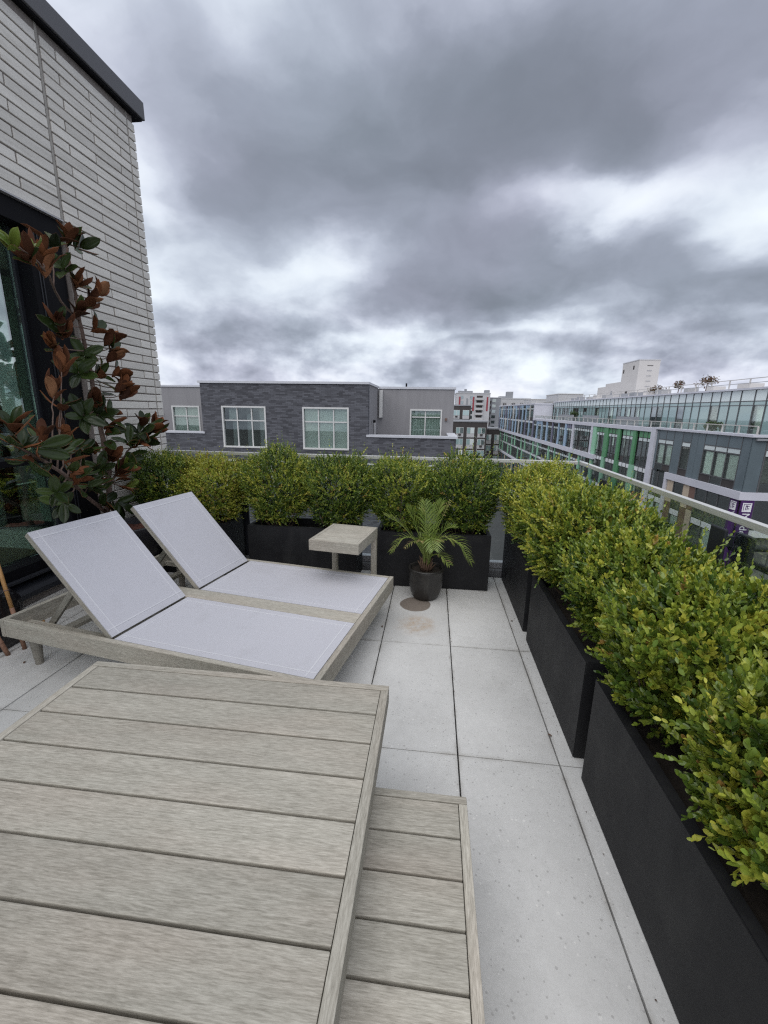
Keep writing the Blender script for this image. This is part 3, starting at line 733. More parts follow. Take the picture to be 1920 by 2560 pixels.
def panel(mt, y0, y1, z0, z1, name='panel', dx=0.0): return GB(name, mt, FX + dx, FX + dx + 0.08, y0 + 0.012, y1 - 0.012, z0 + 0.012, z1 - 0.012)
# --- grey bay
ZA, ZB = 0.20, -3.12
for a, b in ((39.97, 39.16), (36.78, 35.60), (34.42, 33.62), (33.62, 32.82), (29.06, 28.30)):
    panel(M_GREYP, b, a, ZB, ZA)
def windowbay(y0, y1, n, cur=1.0):
    for i in range(n):
        a = y0 + (y1 - y0) * i / n; b = y0 + (y1 - y0) * (i + 1) / n
        panel(M_GREYP, a, b, -0.56, ZA)
        panel(M_FROST, a + 0.03, b - 0.03, -0.90, -0.60, 'spandrel', 0.01)
        pane(M_FGLASS, a, b, -2.56, -0.95)
        lo = M_DARKGLASS if i % 2 else M_CHAR
        panel(lo, a + 0.02, b - 0.02, -3.10, -2.62, 'low_panel', 0.02)
        if random.random() < cur: curtain(a + 0.08, b - 0.22, -2.55, -1.0)
    for i in range(n + 1): mull(y0 + (y1 - y0) * i / n, ZB, ZA)
    for z in (-0.58, -0.93, -2.59): hmull(z, y0, y1)
windowbay(36.80, 39.14, 2); windowbay(34.44, 35.58, 1, 0.6); windowbay(29.08, 32.80, 3)
# ledge frame below the grey bay
GB('ledge', M_LILAC, FX - 0.14, FX + 0.3, 28.16, 37.1, -3.63, -3.13)
GB('ledge', M_LILAC, FX + 0.302, 30, 28.16, 28.6, -3.63, -3.13)
GB('frame_upright', M_LILAC, FX - 0.13, FX + 0.3, 36.75, 37.1, -16, -3.632)
def rows_below(y0, y1, ztop, n):
    for i in range(n):
        a = y0 + (y1 - y0) * i / n; b = y0 + (y1 - y0) * (i + 1) / n
        pane(M_DARKGLASS, a, b, ztop - 1.35, ztop - 0.05)
        pane(M_FGLASS, a, b, ztop - 2.15, ztop - 1.4)
        panel(M_WSQ, a + 0.03, b - 0.03, ztop - 2.62, ztop - 2.2, 'white_square')
        pane(M_FGLASS, a, b, ztop - 4.6, ztop - 2.68)
        if random.random() < 0.5: curtain(a + 0.05, b - 0.2, ztop - 4.4, ztop - 2.7)
    for i in range(n + 1): mull(y0 + (y1 - y0) * i / n, ztop - 9.5, ztop - 0.02)
rows_below(29.1, 32.82, -3.64, 3)
rows_below(34.45, 35.75, -3.64, 1)
for (a, b, mu, ml) in ((33.62, 34.42, M_BEIGE, M_BROWN), (32.84, 33.60, M_BROWN, M_BEIGE), (35.80, 36.70, M_BEIGE, M_BROWN)):
    panel(mu, a, b, -5.4, -3.66, 'colour_panel'); panel(ml, a, b, -7.6, -5.42, 'colour_panel'); panel(mu, a, b, -10.5, -7.62, 'colour_panel')
rows_below(37.15, 39.45, -3.2, 2)
# corner return facing the terrace
panel(M_GREYP, 28.28, 28.30, ZB, ZA)
GB('panel', M_GREYP, FX + 0.01, FX + 0.76, 28.2, 28.27, ZB, ZA)
GB('mullion', M_MULL, FX + 0.77, FX + 0.85, 28.19, 28.26, -12, ZA)
for i in range(5):
    xa, xb = FX + 0.86 + i * 1.5, FX + 0.86 + (i + 1) * 1.5 - 0.08
    GB('panel', M_GREYP, xa, xb, 28.2, 28.26, -0.54, ZA)
    GB('spandrel', M_FROST, xa, xb, 28.21, 28.26, -0.92, -0.58)
    GB('pane', M_FGLASS, xa, xb, 28.22, 28.24, -2.5, -0.96)
    GB('low_panel', M_DARKGLASS, xa, xb, 28.22, 28.24, -3.1, -2.56)
    GB('mullion', M_MULL, xb, xb + 0.08, 28.19, 28.26, -12, ZA)
    GB('pane', M_DARKGLASS, xa, xb, 28.22, 28.24, -5.5, -3.66)
    GB('white_square', M_WSQ, xa, xb, 28.2, 28.26, -6.0, -5.55)
GB('floor_core', M_INT, FX + 0.1, 30, 28.70, 28.74, -16, 0.0)
# banners
def text(s_, size, parent, M4, mt):
    c_ = bpy.data.curves.new('lettering', 'FONT'); c_.body = s_; c_.size = size; c_.extrude = 0.004; c_.align_x = 'LEFT'; c_.align_y = 'CENTER'
    c_.resolution_u = 3; c_.materials.append(mt)
    tmp = bpy.data.objects.new('lettering_source', c_)
    me = bpy.data.meshes.new_from_object(tmp); bpy.data.objects.remove(tmp)
    o_ = bpy.data.objects.new('lettering', me); COL.objects.link(o_); o_.parent = parent; o_.matrix_local = M4
    return o_
ban1 = GB('banner', M_BANNER, FX - 0.03, FX + 0.05, 28.36, 29.06, -9.6, -3.66)
ban2 = GB('banner', M_BANNER, FX + 0.02, FX + 0.76, 28.12, 28.19, -9.6, -3.66)
def local(x, y, z): return Vector((x - FX, y - 60, z + 16))
# face -x (long facade): reading direction down, letter tops to the right (-y) ; face -y: tops to the right (+x)
Rx = Matrix(((0, 0, -1), (0, -1, 0), (-1, 0, 0))).to_4x4()       # local x->-z, y->-y, z->-x
Ry = Matrix(((0, 1, 0), (0, 0, -1), (-1, 0, 0))).to_4x4()        # local x->-z, y->+x, z->-y
def place(R_, x, y, z): R_ = R_.copy(); R_.translation = local(x, y, z); return R_
text('W', 0.62, gb, place(Rx, FX - 0.034, 28.72, -4.42), M_LETTER)
text('re', 0.62, gb, place(Rx, FX - 0.034, 28.72, -5.75), M_LETTER)
text('Modern P', 0.62, gb, place(Ry, FX + 0.40, 28.116, -4.42), M_LETTER)
def logo(face):
    if face == 0:
        q = lambda nm, mt, a, b, c, d, k: GB(nm, mt, FX - 0.040 - k, FX - 0.031, 28.71 - b, 28.71 - a, -4.07 + c, -4.07 + d)
    else:
        q = lambda nm, mt, a, b, c, d, k: GB(nm, mt, FX + 0.39 + a, FX + 0.39 + b, 28.110 - k, 28.119, -4.07 + c, -4.07 + d)
    q('emblem', M_LETTER, -0.26, 0.26, -0.28, 0.28, 0)
    for (a, b, c, d) in ((-0.20, -0.17, -0.22, 0.22), (-0.17, 0.20, 0.19, 0.22), (-0.08, -0.04, -0.16, 0.14), (0.0, 0.04, -0.16, 0.14), (-0.04, 0.14, 0.06, 0.10), (0.06, 0.14, -0.10, -0.05)):
        q('emblem', M_BANNER, a, b, c, d, 0.006)
logo(0); logo(1)
# pilasters
GB('pilaster', M_LILAC, FX - 0.18, FX + 0.4, 39.50, 40.28, -12, 0.20)
GB('pilaster', M_LILAC, FX - 0.14, FX + 0.3, 54.45, 55.05, -3.9, 0.10)
GB('pilaster', M_LILAC, FX - 0.14, FX + 0.3, 61.75, 62.30, -3.3, 0.10)
# --- green bay between the white uprights
def strip(y0, y1, unit, zt, zb, fin_mats, sq, top_mats, finw=0.62, first=True, dark_low=True, cur=0.35, glassm=None):
    """one storey: fins every unit, two lights between, transoms and low panels"""
    n = max(1, round((y1 - y0) / unit)); u = (y1 - y0) / n
    for i in range(n):
        a = y0 + u * i; b = a + u
        fm = fin_mats[(i + int(abs(zt) * 7)) % len(fin_mats)]
        if fm is not None:
            GB('fin', fm, FX - 0.10, FX + 0.08, b - finw * random.choice((0.8, 1.0, 1.0, 0.6)), b - 0.01, zb, zt)
            b -= finw
        m = max(2, round((b - a) / 0.95)); du = (b - a) / m
        tm = random.choice(top_mats)
        for k in range(m):
            c, d = a + du * k, a + du * (k + 1)
            if sq == 'top':
                panel(tm, c, d, zt - 0.58, zt, 'spandrel', 0.02)
                panel(M_FROST, c + 0.05, d - 0.05, zt - 0.92, zt - 0.62, 'transom_light', 0.02)
                z1 = zt - 0.95
            else:
                panel(M_WSQ, c + 0.05, d - 0.05, zt - 0.46, zt - 0.06, 'white_square', 0.01)
                z1 = zt - 0.50
            z0 = zb + (0.55 if dark_low else 0.03)
            pane(glassm or random.choice((M_FGLASS, M_DARKGLASS)), c, d, z0, z1)
            if random.random() < cur: curtain(c + 0.05, d - 0.1 - random.random() * 0.3, z0 + 0.05 + (random.random() < 0.3) * 0.8, z1 - 0.03)
            if dark_low: panel(random.choice((M_CHAR, M_DARKGLASS, M_DARKGLASS)), c + 0.03, d - 0.03, zb + 0.03, zb + 0.52, 'low_panel', 0.02)
            mull(c, zb, zt)
    hmull(zb, y0, y1)
GRN = [M_GREEN_D, M_GREEN_D, M_GREEN_D, M_GREEN_L]
strip(40.3, 54.4, 3.55, -0.06, -3.27, GRN, 'top', [M_GREEN_L, M_GREEN_D, M_CHAR, M_GREEN_D], 1.02, cur=0.6)
strip(40.3, 54.4, 3.55, -3.28, -6.3, [M_GREEN_L, M_GREEN_L, M_GREEN_D], 'sq', [M_CHAR], 0.95, cur=0.3)
strip(40.3, 60.0, 3.3, -6.3, -9.3, [M_GREEN_L], 'sq', [M_CHAR], 0.5, cur=0.3)
# --- grey glass bay
strip(55.05, 61.75, 3.3, 0.10, -3.3, [None], 'top', [M_GREYP, M_DARKGLASS], 0.3, cur=0.2, glassm=M_DARKGLASS)
# --- blue bay and the far taller block
BLU = [M_BLUE_L, M_BLUE_L, M_PURP, M_BLUE_L]
strip(62.3, 87.0, 3.5, -0.08, -3.28, BLU, 'top', [M_PURP, M_CHAR, M_BLUE_L, M_DARKGLASS], 0.75, cur=0.3)
strip(87.0, 131.0, 3.6, 2.85, -0.18, BLU + [M_WHITEF], 'top', [M_PURP, M_CHAR, M_DARKGLASS, M_BLUE_L], 0.6, cur=0.25, glassm=M_DARKGLASS)
strip(87.0, 131.0, 3.6, -0.18, -3.28, BLU + [M_WHITEF], 'sq', [M_CHAR], 0.6, cur=0.2, glassm=M_DARKGLASS)
GB('white_band', M_LILAC, FX - 0.28, FX + 0.3, 53.0, 133.2, -3.86, -3.30)
strip(55.0, 131.0, 3.8, -3.88, -6.25, [M_GREEN_L, M_GREEN_L, None], 'top', [M_DARKGLASS, M_CHAR], 0.5, dark_low=False, cur=0.15)
strip(60.0, 131.0, 4.5, -6.25, -8.95, [M_GREEN_L, None, M_GREEN_L], 'sq', [M_CHAR], 0.5, dark_low=False, cur=0.15)
GB('white_band', M_LILAC, FX - 0.28, FX + 0.3, 52.0, 133.2, -9.45, -8.98)
GB('base_wall', M_GREYP, FX, FX + 0.3, 28.4, 133, -16, -9.5)
for i in range(26):
    y = 62 + i * 2.7
    GB('base_panel', (M_BEIGE, M_DARKGLASS, M_BROWN, M_DARKGLASS)[i % 4], FX - 0.05, FX, y, y + 1.1, -13.5, -9.6)
# far end face of the long block
GB('end_wall', M_DARKGLASS, FX + 0.1, 32, 132.9, 133.1, -16, 2.85)
# copings
GB('coping', M_LILAC, FX - 0.16, FX + 0.5, 28.05, 40.3, 0.21, 0.36)
GB('coping', M_LILAC, FX - 0.16, FX + 0.5, 40.302, 54.5, -0.05, 0.30)
GB('coping', M_LILAC, FX - 0.16, FX + 0.5, 54.502, 86.0, -0.06, 0.30)
GB('coping', M_LILAC, FX + 0.502, 30, 28.05, 28.5, 0.21, 0.36)
# far block: upper mass, end wall toward us and roof edge
GB('upper_core', M_INT, FX + 0.5, 34, 87.0, 132.8, 0.15, 2.8)
GB('end_wall', M_LILAC, FX - 0.10, FX + 3.3, 86.4, 86.98, -0.06, 2.95)
GB('roof_edge', M_LILAC, FX - 0.12, FX + 3.4, 86.3, 133.2, 2.86, 3.12)
# --- set back top storey
PX = 22.5
GB('top_floor_core', M_INT, PX + 0.5, 38, 24.0, 86.3, 0.14, 3.2)
y = 24.2; i = 0; ph = []
while y < 86:
    d = 1.15 if i % 4 else 1.42
    ph.append((y, min(y + d, 86.2))); y += d; i += 1
TGL = [M_TEAL, M_TEAL, M_FGLASS, M_DARKGLASS, M_TEAL, M_FGLASS, M_TEAL]
for i, (a, b) in enumerate(ph):
    GB('white_panel', M_FROST, PX, PX + 0.05, a + 0.03, b - 0.03, 2.50, 3.24)
    GB('teal_panel', M_TEAL, PX, PX + 0.05, a + 0.03, b - 0.03, 2.21, 2.44)
    gm = TGL[(i * 5 + i // 3) % 7]
    GB('top_pane', gm, PX + 0.01, PX + 0.04, a + 0.03, b - 0.03, 0.18, 2.16)
    if gm is M_FGLASS and random.random() < 0.7: GB('curtain', M_CURT, PX + 0.25, PX + 0.28, a + 0.1, b - 0.1, 0.2, 2.1)
    GB('top_mullion', M_MULL, PX - 0.03, PX + 0.06, a - 0.045, a + 0.045, 0.14, 3.26)
GB('top_rail_bar', M_MULL, PX - 0.02, PX + 0.055, 24, 86.3, 2.45, 2.50)
GB('top_rail_bar', M_MULL, PX - 0.02, PX + 0.055, 24, 86.3, 2.16, 2.21)
GB('roof_edge', M_LILAC, PX - 0.25, 38, 23.8, 86.29, 3.26, 3.40)
# balustrades on terrace edge and roof
def balus(x, y0, y1, z0, h, step, mt):
    GB('balustrade_rail', M_PALE2, x - 0.03, x + 0.03, y0, y1, z0 + h - 0.05, z0 + h)
    n = int((y1 - y0) / step)
    for i in range(n + 1):
        yy = y0 + (y1 - y0) * i / n
        GB('baluster', M_PALE2, x - 0.035, x + 0.035, yy - 0.04, yy + 0.04, z0, z0 + h - 0.05)
    if mt: GB('balustrade_glass', mt, x - 0.008, x + 0.008, y0, y1, z0 + 0.05, z0 + h - 0.06)
    else: GB('balustrade_rail', M_STEEL, x - 0.02, x + 0.02, y0, y1, z0 + h * 0.5, z0 + h * 0.5 + 0.04)
balus(FX + 0.05, 28.1, 86.0, 0.36, 0.52, 1.6, M_CLEAR)
balus(PX + 0.2, 24.0, 86.0, 3.40, 0.70, 2.2, None)
balus(FX + 0.3, 87.0, 132, 3.12, 0.60, 3.0, None)
for k in range(14):
    yy = 30 + k * 3.9 + random.uniform(-1, 1)
    GB('roof_unit', random.choice((M_STEEL, M_PALE2, M_GREYR)), PX + 1.6, PX + 2.6, yy, yy + random.uniform(0.6, 1.8), 3.41, 3.41 + random.uniform(0.35, 0.75))
# privacy lattice and planting on that terrace
for (a, b) in ((47.0, 52.5), (58, 64), (68, 76)):
    GB('terrace_screen', M_GREYR, FX + 1.6, FX + 1.66, a, b, 0.15, 1.15)
# stair tower and lower roof rooms: each stands on the roof
tw = thing('rooftop_stair_tower', 'tall off white stair tower rising above the glass building roof', 'tower', (30, 73, 3.4))
B('tower_wall', M_PALE2, tw, 0, 2.95, -2.4, 3.3, 0, 5.8)
B('roof_cap', M_PALE, tw, -0.05, 3.0, -2.45, 3.35, 5.802, 5.92)
B('wing', M_PALE2, tw, 0.02, 3, 3.302, 9.6, 0, 3.05)
B('wing', M_PALE2, tw, 0.04, 3, 9.602, 13.3, 0, 2.6)
for (yy, zz) in ((-1.0, 4.6), (2.5, 4.3)):
    B('vent_window', M_CHAR, tw, -0.02, 0.05, yy, yy + 0.45, zz, zz + 0.55)
B('door', M_CHAR, tw, -0.02, 0.03, 0.4, 1.2, 0.3, 1.5)
B('door', M_GREYR, tw, -0.02, 0.03, 6.3, 7.0, 0.2, 1.7)
for k in range(6): B('ladder_rung', M_PALE, tw, 1.2, 1.9, -2.5, -2.41, 0.6 + k * 0.75, 0.66 + k * 0.75)
B('vent', M_CHAR, tw, 1.2, 2.0, -2.43, -2.401, 5.0, 5.08)
for (x, ya, yb, zz, nm) in ((26, 97, 107, 2.1, 'long pale plant room on the roof left of the tall tower'), (25, 118, 128, 1.5, 'small pale plant room farthest along the glass building roof')):
    r_ = thing('rooftop_plant_room', nm, 'plant room', (x, ya, 3.1)); B('wall', M_PALE, r_, 0, 5, 0, yb - ya, 0, zz); B('roof_cap', M_PALE2, r_, -0.1, 5.1, -0.1, yb - ya + 0.1, zz, zz + 0.15)
    for k in range(3): B('duct', M_STEEL, r_, -1.2, -0.4, 1 + k * 2.6, 2 + k * 2.6, 0, 0.6)

# ------------------------------------------------------------------ foliage generator
def rand_unit(n):
    v = RNG.normal(size=(n, 3)); return v / np.linalg.norm(v, axis=1, keepdims=True)
def frames(dirs, ups):
    """orthonormal frames with y along dirs and z near ups"""
    y = dirs / np.linalg.norm(dirs, axis=1, keepdims=True)
    x = np.cross(y, ups); x /= np.maximum(np.linalg.norm(x, axis=1, keepdims=True), 1e-6)
    z = np.cross(x, y)
    return x, y, z
LEAF8 = np.array([(0, 0, 0), (-0.20, 0.22, 0.05), (-0.29, 0.58, 0.08), (-0.17, 0.88, 0.05), (0, 1.0, -0.03), (0.17, 0.88, 0.05), (0.29, 0.58, 0.08), (0.20, 0.22, 0.05), (0, 0.55, 0.0)], float)
LEAF8_F = [(0, 8, 2, 1), (8, 4, 3, 2), (0, 7, 6, 8), (8, 6, 5, 4)]
LEAF4 = np.array([(0, 0, 0), (-0.34, 0.58, 0.08), (0, 1.0, -0.02), (0.34, 0.58, 0.08)], float)
LEAF4_F = [(0, 3, 2, 1)]
def leaves_mesh(pos, dirs, ups, size, tint, mt, tmpl, faces, name='foliage'):
    n, k = len(pos), len(tmpl)
    x, y, z = frames(dirs, ups)
    V = pos[:, None, :] + size[:, None, None] * (tmpl[None, :, 0:1] * x[:, None, :] + tmpl[None, :, 1:2] * y[:, None, :] + tmpl[None, :, 2:3] * z[:, None, :])
    f = np.array(faces); nf, fk = f.shape
    idx = (f[None] + (np.arange(n) * k)[:, None, None]).reshape(-1)
    me = bpy.data.meshes.new(name)
    me.vertices.add(n * k); me.vertices.foreach_set('co', V.reshape(-1).astype(np.float32))
    me.loops.add(len(idx)); me.loops.foreach_set('vertex_index', idx.astype(np.int32))
    me.polygons.add(n * nf); me.polygons.foreach_set('loop_start', (np.arange(n * nf) * fk).astype(np.int32))
    me.polygons.foreach_set('loop_total', np.full(n * nf, fk, np.int32))
    me.polygons.foreach_set('use_smooth', np.ones(n * nf, bool))
    at = me.attributes.new('tint', 'FLOAT', 'FACE'); at.data.foreach_set('value', np.repeat(np.clip(tint, 0, 1), nf).astype(np.float32))
    me.update(calc_edges=True); me.validate()
    me.materials.append(mt)
    return me
def lump(p, s, seed):
    q = p * s + seed
    return (np.sin(q[:, 0] * 1.7 + 1.3 * np.sin(q[:, 1])) + np.sin(q[:, 1] * 2.1 + 1.1 * np.sin(q[:, 2] * 1.4)) + np.sin(q[:, 2] * 1.9 + 1.7 * np.sin(q[:, 0] * 0.8))) / 3

SINGLE = {}
def boxwood(cx, cy, rx, ry, z0, z1, nsprig, label, leaf=0.021, tint0=0.45, yellow=0.12, brown=0.02, seed=1, singles=0, detail=True):
    root = thing('boxwood_shrub', label, 'shrub', (cx, cy, z0), 0, 'clipped boxwood shrubs in the planters')
    H = z1 - z0
    # sprig seats over a vase-shaped crown, several layers deep
    n = nsprig
    dv = rand_unit(n * 2); dv = dv[dv[:, 2] > -0.80][:n]; n = len(dv)
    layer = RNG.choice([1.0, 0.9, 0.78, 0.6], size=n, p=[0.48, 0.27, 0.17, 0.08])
    lmp = 1 + 0.17 * lump(dv, 3.1, seed * 1.7) + 0.09 * lump(dv, 8.0, seed * 3.1)
    rad = layer * lmp + RNG.normal(0, 0.035, n)
    sq = np.sign(dv) * np.abs(dv) ** (0.97 if not detail else 0.90)
    sq /= np.maximum(np.linalg.norm(sq, axis=1, keepdims=True), 1e-6) * np.where(np.abs(dv).max(axis=1, keepdims=True) > 0.9, 1.0, 0.95)
    tz = (sq[:, 2] * rad + 1) / 2
    flare = np.clip(0.66 + 0.56 * tz, 0, 1.05)
    p = np.stack([sq[:, 0] * rad * rx * flare, sq[:, 1] * rad * ry * flare, H * (0.04 + 0.92 * tz)], 1)
    grow = dv * 0.70 + np.array([0, 0, 0.80]) + RNG.normal(0, 0.33, (n, 3)); grow /= np.linalg.norm(grow, axis=1, keepdims=True)
    Ls = RNG.uniform(0.05, 0.115, n) * (0.8 + 0.4 * RNG.random(n)); tall = (RNG.random(n) < 0.13) & (dv[:, 2] > 0.15); Ls[tall] *= RNG.uniform(1.5, 2.6, tall.sum())
    m = 14 if detail else 11
    tt = np.linspace(0.05, 1, m)
    pos, dr, up, sz, tn = [], [], [], [], []
    sx_, sy_, sz_ = frames(grow, rand_unit(n))
    patch = lump(p, 9.0, seed * 0.77)
    st_ = tint0 - 0.03 + RNG.normal(0, 0.17, n) + 0.14 * patch + 0.40 * (layer - 0.85) + 0.16 * (tz - 0.5)  # inner and lower sprigs tinted darker: crown shade put into the leaf colour
    ye = RNG.random(n) < yellow * (0.4 + 1.2 * (patch > 0.15)); st_[ye] = RNG.uniform(0.76, 0.93, ye.sum())
    br = RNG.random(n) < brown; st_[br] = RNG.uniform(0.93, 1.0, br.sum())
    for k_, t_ in enumerate(tt):
        last = k_ == m - 1
        a = (k_ // 2) * (math.pi / 2) + (k_ % 2) * math.pi + RNG.normal(0, 0.35, n)
        side = sx_ * np.cos(a)[:, None] + sz_ * np.sin(a)[:, None]
        ldir = side * (0.75 - 0.45 * t_) + grow * (0.55 + 0.5 * t_) + RNG.normal(0, 0.12, (n, 3))
        base = p + grow * (Ls * (t_ - 0.35))[:, None] + np.array([0, 0, -0.02])[None] * (t_ ** 2)
        pos.append(base); dr.append(ldir); up.append(grow + side * -0.2 + RNG.normal(0, 0.2, (n, 3)))
        sz.append(leaf * RNG.uniform(0.72, 1.18, n) * (1.0 - 0.35 * (t_ ** 3)))
        tn.append(st_ + RNG.normal(0, 0.07, n) + 0.10 * (t_ - 0.5))
    tn = [np.where(br, x_, np.minimum(x_, 0.86)) for x_ in tn]
    pos = np.concatenate(pos); dr = np.concatenate(dr); up = np.concatenate(up); sz = np.concatenate(sz); tn = np.concatenate(tn)
    keep = pos[:, 2] > 0.02
    pos, dr, up, sz, tn = pos[keep], dr[keep], up[keep], sz[keep], tn[keep]
    if singles:
        wp = pos + np.array([cx, cy, z0]); dcam = np.linalg.norm(wp - np.array(CAMP), axis=1)
        out = (p_in(pos, rx, ry, H) > 0.86)
        score = dcam + np.where(out, 0, 5.0) + RNG.random(len(dcam)) * 0.25
        pick = np.argsort(score)[:singles]
        if 'leaf' not in SINGLE:
            SINGLE['leaf'] = mesh_of(LEAF8, LEAF8_F, M_BOXLEAF1, True, 'leaf')
        X, Y, Z = frames(dr[pick], up[pick])
        for j, i_ in enumerate(pick):
            q = Matrix((X[j], Y[j], Z[j])).transposed().to_quaternion()
            s_ = float(sz[i_])
            link('leaf', SINGLE['leaf'], root, pos[i_], q, (s_, s_, s_))
        msk = np.ones(len(pos), bool); msk[pick] = False
        pos, dr, up, sz, tn = pos[msk], dr[msk], up[msk], sz[msk], tn[msk]
    tm, tf = (LEAF8, LEAF8_F) if detail else (LEAF4, LEAF4_F)
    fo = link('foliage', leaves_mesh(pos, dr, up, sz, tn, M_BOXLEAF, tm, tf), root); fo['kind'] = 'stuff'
    # woody stems
    V, F = [], []
    for k_ in range(16):
        i_ = RNG.integers(0, n); e = Vector(p[i_]) * 0.97
        b = Vector((e.x * 0.22 + RNG.normal(0, 0.02), e.y * 0.22 + RNG.normal(0, 0.02), -0.03))
        mdl = (b + e) / 2 + Vector((e.x * 0.12, e.y * 0.12, -0.03))
        v_, f_ = tube_geo(smooth_path([b, mdl, e], 4), list(np.linspace(0.0055, 0.0015, 9)), 5, False)
        o_ = len(V); V += v_; F += [tuple(x_ + o_ for x_ in f) for f in f_]
    tw_ = link('twigs', mesh_of(V, F, M_TWIG, True), root); tw_['kind'] = 'stuff'
    return root
def p_in(pos, rx, ry, H):
    return np.sqrt((pos[:, 0] / rx) ** 2 + (pos[:, 1] / ry) ** 2 + ((pos[:, 2] / H - 0.5) / 0.5) ** 2)

# ------------------------------------------------------------------ planters
def planter(x0, x1, y0, y1, h, label, wall=0.036):
    cx, cy = (x0 + x1) / 2, (y0 + y1) / 2; dx, dy = (x1 - x0) / 2, (y1 - y0) / 2
    R = thing('planter', label, 'planter', (cx, cy, 0), 0, 'matt black trough planters')
    bm = bmesh.new()
    def ring(ax, ay, z): return [bm.verts.new((sx * ax, sy_ * ay, z)) for sx, sy_ in ((-1, -1), (1, -1), (1, 1), (-1, 1))]
    o0 = ring(dx, dy, 0.004); o1 = ring(dx, dy, h); i1 = ring(dx - wall, dy - wall, h); i2 = ring(dx - wall, dy - wall, h - 0.05); i3 = ring(dx - 0.012, dy - 0.012, h - 0.052); i4 = ring(dx - 0.012, dy - 0.012, h - 0.2)
    for a, b in ((o0, o1), (o1, i1), (i1, i2), (i2, i3), (i3, i4)):
        for k in range(4): bm.faces.new((a[k], a[(k + 1) % 4], b[(k + 1) % 4], b[k]))
    bm.faces.new(o0[::-1])
    ed = [e for e in bm.edges if (e.verts[0] in o1 or e.verts[1] in o1) or (e.verts[0] in i1 and e.verts[1] in i1)]
    bmesh.ops.bevel(bm, geom=ed, offset=0.0035, segments=2, affect='EDGES')
    bmesh.ops.recalc_face_normals(bm, faces=bm.faces[:])
    me = bpy.data.meshes.new('planter'); bm.to_mesh(me); bm.free(); me.materials.append(M_PLANT)
    link('trough', me, R)
    # lumpy soil
    nx, ny = 14, 14; V = []; F = []
    for i in range(nx + 1):
        for j in range(ny + 1):
            V.append(((i / nx - .5) * 2 * (dx - 0.014), (j / ny - .5) * 2 * (dy - 0.014), h - 0.075 + random.uniform(-0.012, 0.014)))
    for i in range(nx):
        for j in range(ny): a = i * (ny + 1) + j; F.append((a, a + ny + 1, a + ny + 2, a + 1))
    link('soil', mesh_of(V, F, M_SOIL, True), R)
    return R
PXL = 0.678
planter(PXL, 1.16, 2.800, 3.79, 0.48, 'black trough planter at the far end of the right row, beside the glass corner')
planter(PXL, 1.16, 1.680, 2.690, 0.48, 'black trough planter in the middle of the right hand row')
planter(PXL, 1.16, 0.560, 1.572, 0.48, 'black trough planter nearest the camera in the right row')
planter(PXL, 1.16, -0.560, 0.452, 0.48, 'black trough planter running out of view beside the camera')
planter(-0.450, 0.515, 3.468, 3.815, 0.49, 'black trough planter in the far row behind the potted palm')
planter(-1.600, -0.625, 3.468, 3.815, 0.49, 'black trough planter in the far row behind the side table')
planter(-2.70, -1.795, 3.468, 3.815, 0.49, 'black trough planter in the far row beside the brick wall')

# shrubs: far row
ZP = 0.43
boxwood(-2.42, 3.64, 0.270, 0.27, ZP, 1.09, 2900, 'dark green boxwood in the far corner beside the brick wall', 0.019, 0.34, 0.05, 0.02, 1, 0, False)
boxwood(-1.98, 3.64, 0.279, 0.27, ZP, 1.06, 2900, 'yellowing boxwood with brown patches behind the far lounger back', 0.019, 0.68, 0.30, 0.12, 2, 0, False)
boxwood(-1.36, 3.66, 0.310, 0.28, ZP, 1.14, 3300, 'boxwood at the left end of the planter behind the side table', 0.019, 0.44, 0.10, 0.02, 3, 0, False)
boxwood(-0.80, 3.66, 0.302, 0.28, ZP, 1.12, 3200, 'boxwood rising directly behind the side table top', 0.019, 0.37, 0.06, 0.03, 4, 0, False)
boxwood(-0.27, 3.66, 0.284, 0.27, ZP, 1.10, 3000, 'boxwood behind the left fronds of the potted palm', 0.019, 0.46, 0.08, 0.02, 5, 0, False)
boxwood(0.285, 3.66, 0.293, 0.28, ZP, 1.13, 3200, 'darker boxwood behind the right fronds of the palm', 0.019, 0.36, 0.06, 0.01, 6, 0, False)
# right row
boxwood(0.90, 3.50, 0.32, 0.28, ZP, 1.10, 2600, 'yellow tipped boxwood at the glass corner of the right row', 0.020, 0.58, 0.30, 0.03, 7, 0, False)
boxwood(0.94, 3.00, 0.33, 0.255, ZP, 1.01, 2600, 'second boxwood from the glass corner in the right row', 0.0215, 0.57, 0.26, 0.02, 8, 0, True)
boxwood(0.92, 2.42, 0.33, 0.255, ZP, 1.07, 2600, 'third boxwood along the right row, over the middle planter end', 0.0225, 0.48, 0.12, 0.02, 9, 200, True)
boxwood(0.95, 1.89, 0.31, 0.245, ZP, 0.96, 2600, 'fourth boxwood along the right row, in front of the black handrail', 0.0245, 0.46, 0.08, 0.015, 10, 300, True)
boxwood(0.96, 1.36, 0.32, 0.26, ZP, 0.97, 2600, 'bright green boxwood nearest in view over the closest planter', 0.0265, 0.50, 0.08, 0.015, 11, 300, True)
boxwood(0.95, 0.83, 0.31, 0.26, ZP, 0.92, 2400, 'boxwood at the right picture edge trailing yellow leaves over the closest planter', 0.0265, 0.48, 0.12, 0.03, 12, 300, True)

